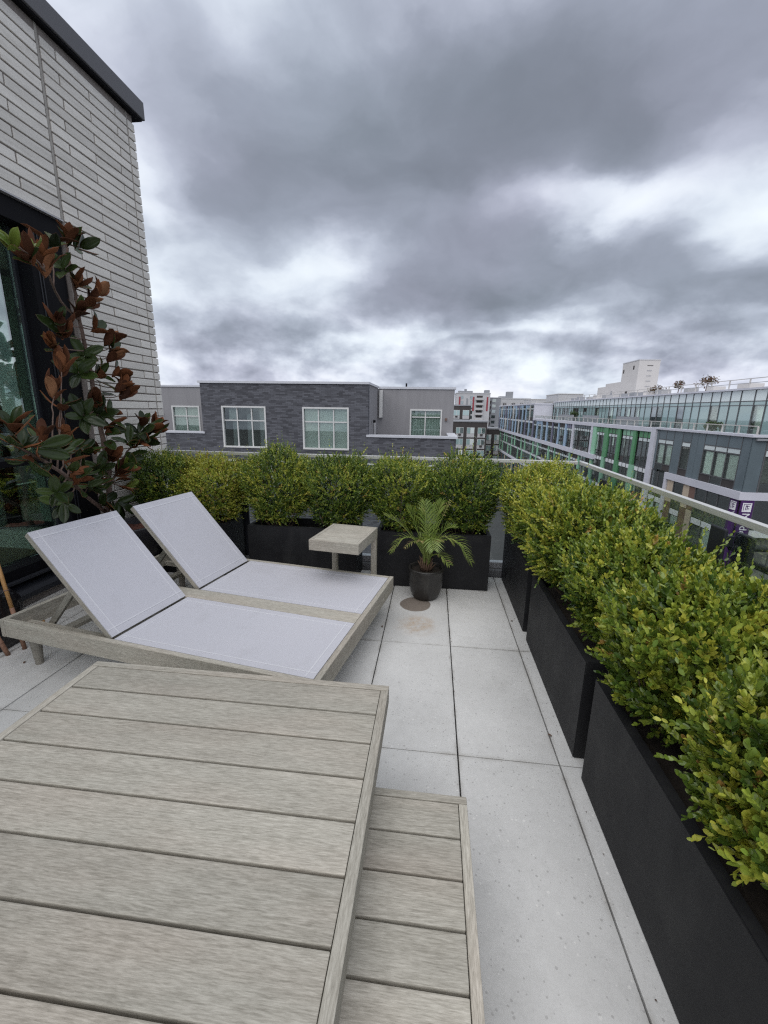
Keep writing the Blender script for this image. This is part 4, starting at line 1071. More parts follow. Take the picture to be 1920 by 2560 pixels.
# ------------------------------------------------------------------ double sun lounger
LF = (-0.2486, 2.94)
ang = math.atan2(0.167, -0.986)
lg = thing('double_sun_lounger', 'grey teak double sun lounger with two raised lavender grey sling backs', 'sun lounger', (LF[0], LF[1], 0), ang)
ZL = 0.30
BV('side_rail', M_WOOD, lg, 0.032, 1.948, 0.0, 0.030, 0.195, ZL, 0.004)
BV('side_rail', M_WOOD, lg, 0.032, 1.948, 1.300, 1.330, 0.195, ZL, 0.004)
BV('foot_board', M_WOOD, lg, 0.0, 0.030, -0.002, 1.332, 0.195, ZL + 0.001, 0.004, 'y')
BV('head_board', M_WOOD, lg, 1.950, 1.980, -0.002, 1.332, 0.195, ZL + 0.001, 0.004, 'y')
BV('centre_rail', M_WOOD, lg, 0.033, 1.947, 0.628, 0.746, 0.21, ZL - 0.001, 0.004)
for (x, y) in ((0.14, 0.075), (0.14, 1.255), (1.84, 0.075), (1.84, 1.255), (1.84, 0.69), (0.14, 0.69)):
    V, F = tube_geo([(x, y, 0.0), (x, y, 0.20)], [0.020, 0.034], 16)
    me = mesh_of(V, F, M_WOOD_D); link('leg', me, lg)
for x in (0.10, 0.6, 1.15):
    for (a, b) in ((0.032, 0.626), (0.748, 1.298)):
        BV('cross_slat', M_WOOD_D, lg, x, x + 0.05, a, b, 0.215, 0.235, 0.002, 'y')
def sling(x0, x1, y0, y1, z, sag, parent, name):
    """taut mesh panel with a slight sag, hem edges and paler weld lines"""
    nx, ny = 16, 10; V, F = [], []
    for i in range(nx + 1):
        for j in range(ny + 1):
            u, v = i / nx, j / ny
            V.append((x0 + (x1 - x0) * u, y0 + (y1 - y0) * v, z - sag * (4 * u * (1 - u)) * (4 * v * (1 - v))))
    nv = len(V)
    V += [(a, b, c - 0.005) for a, b, c in V]
    for i in range(nx):
        for j in range(ny):
            a = i * (ny + 1) + j; F.append((a, a + ny + 1, a + ny + 2, a + 1)); F.append((nv + a, nv + a + 1, nv + a + ny + 2, nv + a + ny + 1))
    rim = [i * (ny + 1) for i in range(nx + 1)] + [nx * (ny + 1) + j for j in range(1, ny + 1)] + [i * (ny + 1) + ny for i in range(nx - 1, -1, -1)] + [j for j in range(ny - 1, 0, -1)]
    for a, b in zip(rim, rim[1:] + rim[:1]): F.append((a, nv + a, nv + b, b))
    me = mesh_of(V, F, M_SLING, False); bm = bmesh.new(); bm.from_mesh(me); bmesh.ops.recalc_face_normals(bm, faces=bm.faces[:]); bm.to_mesh(me); bm.free()
    s_ = link(name, me, parent)
    def weld(xa, xb, ya, yb):
        k = 14; Vv, Ff = [], []
        for q in range(k + 1):
            w_ = q / k
            if (xb - xa) > (yb - ya): pts = [(xa + (xb - xa) * w_, ya), (xa + (xb - xa) * w_, yb)]
            else: pts = [(xb, ya + (yb - ya) * w_), (xa, ya + (yb - ya) * w_)]
            for (px, py) in pts:
                u, v = (px - x0) / (x1 - x0), (py - y0) / (y1 - y0)
                zz = z - sag * (4 * u * (1 - u)) * (4 * v * (1 - v))
                Vv.append((px, py, zz + 0.0016)); 
        for q in range(k): a = q * 2; Ff.append((a, a + 1, a + 3, a + 2))
        n0 = len(Vv); Vv += [(a, b, c - 0.003) for a, b, c in Vv]
        for q in range(k):
            a = q * 2; Ff += [(a, a + 2, n0 + a + 2, n0 + a), (a + 1, n0 + a + 1, n0 + a + 3, a + 3)]
        link('weld_line', mesh_of(Vv, Ff, M_WELT), s_)
    e, tw_ = 0.040, 0.0070
    weld(x0 + 0.002, x1 - 0.002, y0 + e, y0 + e + tw_); weld(x0 + 0.002, x1 - 0.002, y1 - e - tw_, y1 - e)
    weld(x0 + e, x0 + e + tw_, y0 + 0.002, y1 - 0.002); weld(x1 - e - tw_, x1 - e, y0 + 0.002, y1 - 0.002)
    return s_
for (a, b) in ((0.033, 0.625), (0.749, 1.297)):
    sling(0.034, 1.185, a, b, ZL - 0.002, 0.008, lg, 'seat_sling')
th = math.atan2(0.53, 0.48)
for (a, b, lf) in ((0.040, 0.612, 0.722), (0.742, 1.290, 0.722)):
    bk = link('backrest', mesh_of([], [], M_WOOD), lg, (1.205, 0, 0.298), (0, -th, 0))
    BV('back_stile', M_WOOD, bk, 0.0, lf, a, a + 0.034, -0.034, -0.004, 0.003)
    BV('back_stile', M_WOOD, bk, 0.0, lf, b - 0.034, b, -0.034, -0.004, 0.003)
    BV('back_rail', M_WOOD, bk, lf - 0.036, lf, a + 0.035, b - 0.035, -0.033, -0.005, 0.003, 'y')
    BV('back_rail', M_WOOD, bk, 0.0, 0.036, a + 0.035, b - 0.035, -0.033, -0.005, 0.003, 'y')
    sling(0.002, lf - 0.001, a + 0.001, b - 0.001, 0.002, 0.006, bk, 'back_sling')
    for yy in (a + 0.09, b - 0.115):
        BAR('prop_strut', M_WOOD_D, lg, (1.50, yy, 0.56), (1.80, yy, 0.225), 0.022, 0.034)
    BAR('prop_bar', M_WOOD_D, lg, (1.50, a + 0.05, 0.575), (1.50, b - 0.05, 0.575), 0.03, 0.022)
    BV('notch_rail', M_WOOD, lg, 1.22, 1.948, a + 0.055, a + 0.085, 0.20, 0.236, 0.002)
    BV('notch_rail', M_WOOD, lg, 1.22, 1.948, b - 0.105, b - 0.075, 0.20, 0.236, 0.002)
    BV('cross_slat', M_WOOD, lg, 1.70, 1.76, a - 0.005, b + 0.006, 0.175, 0.199, 0.002, 'y')

# ------------------------------------------------------------------ side table over the lounger
c00 = Vector((-0.772, 3.256)); ex = (Vector((-0.404, 3.197)) - c00); ey = Vector((-0.458, 2.741)) - Vector((-0.404, 3.197))
wX = ex.length; a_ = math.atan2(ex.y, ex.x)
stb = thing('side_table', 'small square teak side table reaching over the lounger foot', 'side table', (c00.x, c00.y, 0), a_)
SZ = 0.60; D = 0.46
BV('apron', M_WOOD, stb, 0, wX, -D, -D + 0.024, SZ - 0.078, SZ, 0.003)
BV('apron', M_WOOD, stb, 0, wX, -0.024, 0, SZ - 0.078, SZ, 0.003)
BV('apron', M_WOOD, stb, 0, 0.024, -D + 0.025, -0.025, SZ - 0.078, SZ, 0.003, 'y')
BV('apron', M_WOOD, stb, wX - 0.024, wX, -D + 0.025, -0.025, SZ - 0.078, SZ, 0.003, 'y')
pw = (D - 0.05) / 4
for k in range(4):
    BV('plank', M_WOOD, stb, 0.0255, wX - 0.0255, -0.025 - pw * (k + 1) + 0.0015, -0.025 - pw * k - 0.0015, SZ - 0.022, SZ - 0.0015, 0.002)
for x in (0.0, wX - 0.042):
    BV('leg', M_WOOD, stb, x + 0.001, x + 0.041, -0.043, -0.003, 0.0, SZ - 0.080, 0.003, 'z')
    BV('foot_rail', M_WOOD, stb, x + 0.001, x + 0.041, -D, -0.045, 0.0, 0.035, 0.003, 'y')

# ------------------------------------------------------------------ two nesting coffee tables
def plank_table(name, label, x0, x1, y0, y1, z, rim, pitch, gap, apron, group, ins):
    T = thing(name, label, 'coffee table', ((x0 + x1) / 2, (y0 + y1) / 2, 0), 0.0, group)
    ox, oy = (x0 + x1) / 2, (y0 + y1) / 2
    def q(nm, mt, a, b, c, d, e, f, bev=0.003, ax='x'): return BV(nm, mt, T, a - ox, b - ox, c - oy, d - oy, e, f, bev, ax)
    q('apron', M_WOOD, x0, x1, y1 - rim, y1, z - apron, z, 0.003); q('apron', M_WOOD, x0, x1, y0, y0 + rim, z - apron, z, 0.003)
    q('apron', M_WOOD, x1 - rim, x1, y0 + rim + 0.001, y1 - rim - 0.001, z - apron, z, 0.003, 'y')
    q('apron', M_WOOD, x0, x0 + rim, y0 + rim + 0.001, y1 - rim - 0.001, z - apron, z, 0.003, 'y')
    y = y1 - rim - 0.001; first = True
    while y > y0 + rim + 0.02:
        g = 0.003 if first else gap
        a = max(y - pitch + gap * 0.5, y0 + rim + 0.001)
        dz = random.uniform(-0.0008, 0.0004)
        q('plank', M_WOOD, x0 + rim + 0.0018, x1 - rim - 0.0018, a, y - g * 0.5, z - 0.024, z - 0.0015 + dz, 0.0028)
        y -= pitch; first = False
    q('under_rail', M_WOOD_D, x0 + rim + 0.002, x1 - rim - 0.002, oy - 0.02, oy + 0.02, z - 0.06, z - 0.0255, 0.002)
    for (a, c) in ((x0 + ins, y0 + ins), (x1 - 0.06 - ins, y0 + ins), (x0 + ins, y1 - 0.06 - ins), (x1 - 0.06 - ins, y1 - 0.06 - ins)):
        q('leg', M_WOOD, a, a + 0.06, c, c + 0.06, 0, z - 0.026, 0.004, 'z')
    return T
plank_table('coffee_table', 'large grey teak coffee table with wide planks filling the foreground', -1.371, -0.131, 0.16, 1.455, 0.45, 0.029, 0.1358, 0.0078, 0.075, 'nesting teak coffee tables', 0.16)
plank_table('coffee_table', 'lower grey teak coffee table tucked under the right side of the large one', -0.90, 0.153, -0.05, 1.135, 0.30, 0.026, 0.1135, 0.0072, 0.06, 'nesting teak coffee tables', 0.05)

# ------------------------------------------------------------------ potted palm
pot = thing('plant_pot', 'dark glazed round plant pot holding the small palm', 'pot', (-0.012, 3.285, 0))
prof = [(0.082, 0.0), (0.10, 0.008), (0.120, 0.05), (0.135, 0.11), (0.140, 0.17), (0.1405, 0.228), (0.1465, 0.235), (0.1475, 0.256), (0.144, 0.262), (0.130, 0.262), (0.1265, 0.256), (0.126, 0.20)]
link('pot_body', lathe(prof, M_POT, 56), pot)
V = [(0, 0, 0.232)]; F = []
for rr in (0.06, 0.127):
    for k in range(28):
        a = 2 * math.pi * k / 28; V.append((rr * math.cos(a), rr * math.sin(a), 0.225 + random.uniform(-0.006, 0.008)))
for k in range(28): F.append((0, 1 + k, 1 + (k + 1) % 28)); F.append((1 + k, 29 + k, 29 + (k + 1) % 28, 1 + (k + 1) % 28))
link('soil', mesh_of(V, F, M_SOIL, True), pot)
palm = thing('palm_plant', 'small feathery palm with a few dry fronds growing in the glazed pot', 'palm', (-0.012, 3.285, 0.228))
PB = Vector((-0.012, 3.285, 0.228))
# fibrous base
for k in range(24):
    a = random.uniform(0, 6.28); r0 = random.uniform(0.008, 0.040); h = random.uniform(0.05, 0.13)
    p0 = Vector((math.cos(a) * r0, math.sin(a) * r0 * 0.9, -0.006)); p1 = p0 + Vector((math.cos(a) * 0.012, math.sin(a) * 0.012, h * 0.55)); p2 = p1 + Vector((math.cos(a) * random.uniform(0, .03), math.sin(a) * random.uniform(0, .03), h * 0.45))
    tube('leaf_base', [p0, p1, p2], [0.009, 0.008, 0.0015], M_FIBRE, palm, 5)
def frond(base, tip, arch, nl, ll, tint, wid=0.0085, spread=0.75, droop=0.25, start=0.30):
    base, tip = Vector(base), Vector(tip); mid = (base + tip) / 2 + Vector((0, 0, arch))
    path = smooth_path([base, base.lerp(mid, 0.55) + Vector((0, 0, arch * 0.12)), mid.lerp(tip, 0.25), tip], 6)
    rad = list(np.linspace(0.0048, 0.0012, len(path)))
    V, F = tube_geo(path, rad, 5, False)
    nF = len(F); T = [min(0.8, tint + 0.1)] * nF
    for k in range(nl):
        f = start + (1 - start) * (k + 0.5) / nl
        fi = f * (len(path) - 1); i = min(int(fi), len(path) - 2); p = path[i].lerp(path[i + 1], fi - i)
        d = (path[i + 1] - path[i]).normalized(); s_ = d.cross(Vector((0, 0, 1)))
        if s_.length < 0.05: s_ = Vector((1, 0, 0))
        s_.normalize(); nrm = s_.cross(d)
        L = ll * math.sin(math.pi * (0.22 + 0.68 * (f - start) / (1 - start))) * random.uniform(0.88, 1.1)
        for sg in (-1, 1):
            dirn = (d * (1 - spread * 0.45) + s_ * sg * spread + nrm * 0.22 + Vector((random.gauss(0, .05), random.gauss(0, .05), random.gauss(0, .05)))).normalized()
            e1 = p + dirn * L * 0.5; e2 = p + dirn * L - Vector((0, 0, droop * L * 0.55)); e1 -= Vector((0, 0, droop * L * 0.08))
            wv = (nrm.cross(dirn)).normalized() * wid * 0.5
            o_ = len(V)
            V += [p - wv * 0.35, p + wv * 0.35, e1 + wv, e1 + nrm * 0.0012, e1 - wv, e2]
            F += [(o_, o_ + 1, o_ + 2, o_ + 3), (o_, o_ + 3, o_ + 4), (o_ + 3, o_ + 2, o_ + 5), (o_ + 4, o_ + 3, o_ + 5)]
            tv = min(1.0, max(0.0, tint + random.gauss(0, 0.08))); T += [tv] * 4
    me = mesh_of([tuple(v) for v in V], F, M_PALM, True, 'frond')
    at = me.attributes.new('tint', 'FLOAT', 'FACE'); at.data.foreach_set('value', T)
    return link('frond', me, palm)
def fr(px, py, pz, arch, nl, ll, tint, b=(0, 0, 0.08), **k): return frond(b, ((px - PB.x) * 0.93, (py - PB.y) * 0.93, (pz - PB.z) * 0.92), arch * 0.9, int(nl * 0.85), ll * 0.95, min(1.0, tint + 0.10), **k)
fr(-0.375, 3.22, 0.735, 0.10, 24, 0.17, 0.66, spread=0.62)
fr(-0.20, 3.34, 0.80, 0.05, 22, 0.17, 0.55, spread=0.6)
fr(-0.05, 3.40, 0.83, 0.08, 26, 0.17, 0.55, spread=0.5, wid=0.008, droop=0.5)
fr(0.10, 3.40, 0.84, 0.06, 26, 0.17, 0.55, spread=0.5, wid=0.008, droop=0.45)
fr(0.02, 3.42, 0.80, 0.02, 22, 0.16, 0.50, spread=0.5, wid=0.008, droop=0.5)
fr(0.22, 3.30, 0.64, 0.12, 22, 0.15, 0.55)
fr(0.36, 3.17, 0.37, 0.26, 26, 0.17, 0.62, droop=0.5)
fr(0.205, 3.22, 0.52, 0.16, 18, 0.13, 0.70, droop=0.5)
fr(-0.315, 3.17, 0.43, 0.22, 20, 0.13, 0.66, droop=0.5)
fr(0.18, 3.14, 0.345, 0.10, 14, 0.11, 0.68, droop=0.4)
fr(0.045, 3.05, 0.50, 0.20, 22, 0.13, 0.55, droop=0.5, spread=0.8)
fr(0.10, 3.12, 0.56, 0.10, 18, 0.085, 0.96, droop=1.0, spread=0.6, wid=0.007)
fr(-0.07, 3.12, 0.55, 0.10, 16, 0.08, 0.92, droop=1.0, spread=0.6, wid=0.007)
fr(-0.20, 3.16, 0.47, 0.14, 10, 0.065, 0.98, droop=0.9, wid=0.006)
fr(0.17, 3.36, 0.86, 0.05, 9, 0.08, 1.0, droop=0.9, start=0.7)
fr(-0.02, 3.12, 0.56, 0.06, 20, 0.15, 0.5, spread=0.8)
for k in range(12):
    a = random.uniform(0, 6.28); tp = (math.cos(a) * 0.07, math.sin(a) * 0.07, random.uniform(0.2, 0.34))
    tube('stalk', smooth_path([(math.cos(a) * 0.02, math.sin(a) * 0.02, 0.05), (math.cos(a) * 0.035, math.sin(a) * 0.035, tp[2] * 0.5), tp], 3), [0.007] * 3 + [0.005] * 3 + [0.003], M_STALK, palm, 6)

# ------------------------------------------------------------------ magnolia by the window
mp = thing('plant_pot', 'wide matt black pot with red mulch behind the lounger head, under the magnolia', 'pot', (-2.475, 3.10, 0))
prof = [(0.15, 0.0), (0.19, 0.02), (0.225, 0.25), (0.245, 0.50), (0.250, 0.548), (0.244, 0.555), (0.222, 0.555), (0.217, 0.548), (0.21, 0.44)]
link('pot_body', lathe(prof, M_POTB, 48), mp)
V = [(0, 0, 0.505)]; F = []
for rr in (0.08, 0.15, 0.217):
    for k in range(30):
        a = 2 * math.pi * k / 30; V.append((rr * math.cos(a), rr * math.sin(a), 0.50 + random.uniform(-0.010, 0.010)))
for k in range(30):
    F.append((0, 1 + k, 1 + (k + 1) % 30))
    for r_ in (0, 1): F.append((1 + 30 * r_ + k, 31 + 30 * r_ + k, 31 + 30 * r_ + (k + 1) % 30, 1 + 30 * r_ + (k + 1) % 30))
link('mulch', mesh_of(V, F, M_MULCH, True), mp)
MB = Vector((-2.55, 3.06, 0.49))
mg = thing('magnolia_tree', 'young southern magnolia with glossy green leaves and rust undersides against the window', 'tree', MB)
TRUNK = [(-2.55, 3.06, 0.48), (-2.556, 3.02, 0.649), (-2.54, 3.065, 0.865), (-2.53, 3.067, 1.103), (-2.53, 3.048, 1.342), (-2.53, 3.029, 1.562), (-2.53, 3.024, 1.795), (-2.52, 2.986, 1.999), (-2.52, 2.981, 2.18), (-2.52, 2.967, 2.353), (-2.52, 2.958, 2.502), (-2.52, 2.961, 2.563)]
BR_L = [(-2.556, 3.015, 0.676), (-2.5, 2.77, 0.87), (-2.42, 2.529, 1.061), (-2.36, 2.289, 1.204), (-2.34, 2.179, 1.272)]
BR_R = [(-2.54, 3.065, 0.865), (-2.52, 3.184, 1.019), (-2.5, 3.253, 1.12), (-2.48, 3.377, 1.211), (-2.46, 3.448, 1.291)]
BR_T = [(-2.52, 2.973, 2.084), (-2.46, 2.782, 2.156), (-2.4, 2.635, 2.273), (-2.38, 2.55, 2.326), (-2.36, 2.419, 2.359)]
WH = [('l', -2.36, 2.386, 2.359), ('l', -2.38, 2.537, 2.41), ('r', -2.38, 2.607, 2.392), ('g', -2.42, 2.74, 2.505), ('r', -2.5, 2.952, 2.586), ('g', -2.48, 3.048, 2.571), ('r', -2.48, 2.96, 2.309), ('r', -2.46, 3.113, 2.29), ('r', -2.48, 3.039, 2.207), ('r', -2.46, 2.902, 2.12), ('r', -2.42, 2.697, 2.025), ('r', -2.42, 2.691, 1.95), ('r', -2.42, 2.61, 1.871), ('d', -2.46, 3.068, 2.05), ('r', -2.44, 3.137, 1.969), ('g', -2.44, 3.187, 1.929), ('r', -2.46, 3.176, 1.856), ('d', -2.46, 3.225, 1.738), ('r', -2.38, 2.615, 1.732), ('g', -2.4, 2.757, 1.716), ('d', -2.48, 3.074, 1.719), ('r', -2.44, 3.193, 1.637), ('r', -2.36, 2.499, 1.583), ('r', -2.44, 3.232, 1.58), ('r', -2.4, 2.618, 2.305), ('r', -2.38, 2.493, 2.326), ('d', -2.5, 2.871, 2.394), ('d', -2.5, 2.944, 1.844), ('r', -2.32, 2.167, 1.378), ('g', -2.33, 2.206, 1.289), ('r', -2.38, 2.389, 1.308), ('r', -2.38, 2.559, 1.306), ('g', -2.36, 2.406, 1.226), ('g', -2.42, 2.73, 1.204), ('r', -2.46, 2.874, 1.182), ('g', -2.42, 2.608, 1.103), ('g', -2.44, 2.738, 1.07), ('d', -2.36, 2.239, 1.17), ('d', -2.44, 2.658, 1.004), ('g', -2.46, 2.779, 0.952), ('g', -2.4, 2.436, 0.953), ('g', -2.42, 2.5, 0.865), ('g', -2.5, 2.969, 0.779), ('g', -2.46, 3.057, 0.753), ('r', -2.46, 3.1, 0.987), ('l', -2.46, 3.169, 1.022), ('l', -2.44, 3.154, 0.871), ('r', -2.44, 3.419, 1.367), ('r', -2.42, 3.547, 1.335), ('g', -2.46, 3.378, 1.295), ('d', -2.48, 3.27, 1.219), ('g', -2.46, 3.479, 1.214), ('r', -2.46, 3.027, 1.109), ('g', -2.46, 2.944, 1.443), ('g', -2.42, 2.763, 1.429), ('d', -2.48, 3.075, 1.425), ('r', -2.46, 2.935, 1.506), ('g', -2.38, 2.573, 1.516), ('d', -2.4, 2.61, 1.229), ('d', -2.5, 2.948, 1.032)]
def branch(name, pts, r0, r1, n=9):
    path = smooth_path(pts, 5); path = [p + Vector((random.gauss(0, .0025), random.gauss(0, .0025), 0)) - MB for p in path]
    return tube(name, path, list(np.linspace(r0, r1, len(path))), M_BARK, mg, n)
BR_L = [tuple(CAMP + (Vector(p_) - CAMP) * (1 - 0.15 * min(1.0, max(0.0, (2.80 - p_[1]) / 0.45)))) for p_ in BR_L]
BR_T = [tuple(CAMP + (Vector(p_) - CAMP) * (1 - 0.15 * min(1.0, max(0.0, (2.80 - p_[1]) / 0.45)))) for p_ in BR_T]
branch('trunk', TRUNK, 0.024, 0.006, 10)
branch('branch', BR_L, 0.015, 0.005); branch('branch', BR_R, 0.011, 0.004); branch('branch', BR_T, 0.009, 0.004)
SK = [Vector(p) for L_ in (smooth_path(TRUNK, 5), smooth_path(BR_L, 5), smooth_path(BR_R, 5), smooth_path(BR_T, 5)) for p in L_]
# one leaf: obovate blade, folded and recurved, upper skin and rusty lower skin
def mag_leaf(mt_up, seed):
    rr = random.Random(seed); rows = 8; V, F, MI = [], [], []; curl = rr.uniform(0.5, 1.4)
    for side in (0, 1):
        for i in range(rows + 1):
            t_ = i / rows
            wd = 0.215 * (math.sin(math.pi * min(1, t_ ** 1.05)) ** 0.58) * (0.88 + 0.22 * t_) + 0.012 * (1 - t_)
            zc_ = -0.14 * t_ * t_ * curl + 0.03 * math.sin(t_ * 5 + seed)
            fold = 0.16 + 0.05 * math.sin(seed)
            off = -0.012 if side else 0.0
            for sx in (-1, -0.5, 0, 0.5, 1):
                V.append((wd * sx, t_, zc_ + abs(sx) * wd * fold * 2 + (0.012 * math.sin(t_ * 17 + sx * 3 + seed) * abs(sx)) + off))
    k = 5; n0 = (rows + 1) * k
    for i in range(rows):
        for j in range(k - 1):
            a = i * k + j; F.append((a, a + 1, a + k + 1, a + k)); MI.append(0)
            b = n0 + a; F.append((b, b + k, b + k + 1, b + 1)); MI.append(1)
        for (j, fl) in ((0, 0), (k - 1, 1)):
            a = i * k + j; b = n0 + a
            F.append((a, a + k, b + k, b) if not fl else (a, b, b + k, a + k)); MI.append(1)
    me = mesh_of(V, F, [mt_up, M_MAGUND], True, 'leaf'); me.polygons.foreach_set('material_index', MI)
    return me
LV_D = [mag_leaf(M_MAGTOP, s_) for s_ in range(5)]; LV_L = [mag_leaf(M_MAGLT, s_ + 10) for s_ in range(2)]
nleaf = 0
Vx, Fx, Mx = [], [], []
WH = [(k_, *(CAMP + (Vector(p_) - CAMP) * (1 - 0.15 * min(1.0, max(0.0, (2.80 - p_[1]) / 0.45))))) for k_, *p_ in WH]
toCam = lambda p: (CAMP - p).normalized()
for (kd, x, y, z) in WH:
    c_ = Vector((x, y, z))
    near = min(SK, key=lambda q: (q - c_).length + (0.3 if q.z > c_.z + 0.05 else 0))
    d = c_ - near
    if d.length > 0.035:
        branch('twig', [near, near.lerp(c_, 0.55) + Vector((0, 0, -0.012)), c_ - d.normalized() * 0.02], 0.005, 0.0028, 6)
    ax = (d.normalized() if d.length > 0.02 else Vector((0, 0, 1))) * 0.6 + Vector((0, 0, 0.75 if kd == 'r' else 0.35)) + Vector((0.25, -0.15, 0))
    ax.normalize()
    nl = {'r': 6, 'g': 5, 'd': 5, 'l': 4}[kd]
    a0 = random.uniform(0, 6.28)
    s_ = ax.cross(Vector((0.2, 0.4, 0.9))).normalized(); t_ = ax.cross(s_)
    for k in range(nl):
        if nleaf >= 298: break
        a = a0 + k * 2.399
        rad_ = s_ * math.cos(a) + t_ * math.sin(a)
        tilt = random.uniform(0.25, 0.70) if kd in 'rl' else random.uniform(0.6, 1.2)
        dirn = (ax * math.cos(tilt) + rad_ * math.sin(tilt)).normalized()
        if kd == 'g' and z < 1.0: dirn = (dirn + Vector((0, 0, -0.55))).normalized()
        base = c_ - ax * 0.055 + ax * 0.010 * k
        if base.x + dirn.x * 0.15 < XW + 0.03: dirn.x = abs(dirn.x) * 0.4 + 0.1; dirn.normalize()
        upv = ax if kd in 'gdl' else ax * 1.0
        # adaxial side faces the axis: undersides show on the outside of upright whorls
        nx_ = dirn.cross(upv - dirn * upv.dot(dirn))
        if nx_.length < 1e-3: continue
        nx_.normalize(); nz_ = nx_.cross(dirn)
        if kd == 'r' and nz_.dot(toCam(c_)) > 0.25 and random.random() < 0.8: nz_ = -nz_; nx_ = -nx_
        if kd in 'gl' and nz_.dot(toCam(c_)) < 0 and random.random() < 0.8: nz_ = -nz_; nx_ = -nx_
        q = Matrix((nx_, dirn, nz_)).transposed().to_quaternion()
        L_ = random.uniform(0.112, 0.165) * (0.85 if kd == 'l' else 1) * (0.86 if y < 2.45 else 1)
        if kd == 'd':
            src = random.choice(LV_D); M_ = Matrix((nx_, dirn, nz_)).transposed() * L_; o_ = len(Vx)
            Vx += [M_ @ v.co + base - MB for v in src.vertices]; Fx += [tuple(i + o_ for i in p.vertices) for p in src.polygons]; Mx += [p.material_index for p in src.polygons]
            continue
        link('leaf', random.choice(LV_L if kd == 'l' else LV_D), mg, base - MB, q, (L_, L_, L_)); nleaf += 1

# inner leaves too many to pick apart, one mesh
for k in range(130):
    sk = SK[random.randrange(6, len(SK))]
    if sk.z < 0.85 or sk.z > 1.75: continue
    src = random.choice(LV_D); a = random.uniform(0, 6.28)
    dirn = Vector((abs(math.cos(a)) * 0.8 + 0.05, math.sin(a) + random.uniform(-0.25, 0.05), random.uniform(-0.5, 0.7))).normalized()
    nz_ = Vector((random.gauss(0.3, .6), random.gauss(-0.3, .6), random.gauss(0.3, .6))); nx_ = dirn.cross(nz_).normalized(); nz_ = nx_.cross(dirn)
    L_ = random.uniform(0.11, 0.165); base = sk + dirn * random.uniform(0.01, 0.07)
    if base.x + dirn.x * L_ < XW + 0.04: continue
    M_ = Matrix((nx_, dirn, nz_)).transposed() * L_; o_ = len(Vx)
    Vx += [M_ @ v.co + base - MB for v in src.vertices]; Fx += [tuple(i + o_ for i in p.vertices) for p in src.polygons]; Mx += [p.material_index for p in src.polygons]
me = mesh_of(Vx, Fx, [M_MAGTOP, M_MAGUND], True, 'foliage'); me.polygons.foreach_set('material_index', Mx)
fo = link('foliage', me, mg); fo['kind'] = 'stuff'

# ------------------------------------------------------------------ stakes and bag at the left edge
BKS = [((-2.50, 2.135, 0.0), (-2.62, 2.17, 0.62), 'bamboo stake with a worn dark foot, leaning beside the black bag'),
       ((-2.535, 2.06, 0.0), (-2.60, 2.02, 0.30), 'short bamboo stake behind the lounger corner, left of the tall one'),
       ((-2.44, 2.23, 0.0), (-2.55, 2.33, 0.20), 'short dark bamboo stake lying low behind the lounger head board')]
for (a, b, lb) in BKS:
    a, b = Vector(a), Vector(b)
    r_ = thing('bamboo_stake', lb, 'stake', a, 0, 'bamboo stakes by the lounger head')
    dd = b - a
    tube('cane', [dd * 0.44, dd * 0.7, dd], 0.0115, M_BAMBOO, r_, 10); tube('worn_foot', [Vector((0, 0, 0.0)), dd * 0.2, dd * 0.438], 0.0125, M_BAMBOOB, r_, 10)
    for f in (0.30, 0.62, 0.9): tube('node', [dd * (f - 0.006), dd * (f + 0.006)], 0.0142, M_BAMBOOB, r_, 10)
bm = bmesh.new(); bmesh.ops.create_icosphere(bm, subdivisions=5, radius=1.0)
for v in bm.verts:
    p = np.array([v.co[:]]); k = 1 + 0.16 * lump(p, 3.0, 2.0)[0] + 0.09 * abs(lump(p, 7.0, 5.0)[0]) - 0.07 * abs(lump(p, 13.0, 9.0)[0])
    zz = max(v.co.z * k, -0.72)
    v.co = (v.co.x * k * 0.075, v.co.y * k * 0.14, (zz + 0.72) * 0.22)
me = bpy.data.meshes.new('bag'); bm.to_mesh(me); bm.free(); me.materials.append(M_BAG); me.polygons.foreach_set('use_smooth', [True] * len(me.polygons))
bag = link('plastic_bag', me, None, (-2.655, 2.16, 0.0)); tag(bag, 'crumpled black plastic bag against the brick wall behind the stakes', 'bag')
# a few fallen leaves on the pavers
for (x, y, a) in ((-2.36, 1.99, 0.4), (0.62, 1.80, 1.2), (0.64, 2.95, 2.0), (-0.30, 2.72, 0.3)):
    lf = link('fallen_leaf', mesh_of([tuple(v * 0.022) for v in LEAF8], LEAF8_F, M_FIBRE, True), None, (x, y, 0.004), (0.1, 0.05, a))
    tag(lf, {0.4: 'dry leaf on the paver near the lounger leg', 1.2: 'tiny dry leaf beside the middle planter on the paving', 2.0: 'tiny dry leaf by the far right planter', 0.3: 'tiny dry leaf in the joint by the lounger foot'}[a], 'leaf')

# crumbs of leaf and soil gathered along the planter bases and in the joints
n = 70
px = np.concatenate([RNG.normal(0.655, 0.012, 30), RNG.uniform(-1.6, 0.5, 25), RNG.normal(0.1685, 0.008, 15)]); py = np.concatenate([RNG.uniform(0.6, 3.7, 30), RNG.normal(3.44, 0.018, 25), RNG.uniform(1.2, 3.4, 15)])
pos = np.stack([px, py, np.full(n, 0.0035)], 1); dd = np.stack([RNG.normal(size=n), RNG.normal(size=n), RNG.normal(0, 0.15, n)], 1); uu = np.tile(np.array([[0.0, 0.1, 1.0]]), (n, 1))
lt = link('leaf_litter', leaves_mesh(pos, dd, uu, RNG.uniform(0.003, 0.009, n), RNG.random(n), M_FIBRE, LEAF4, LEAF4_F, 'litter')); lt['kind'] = 'stuff'

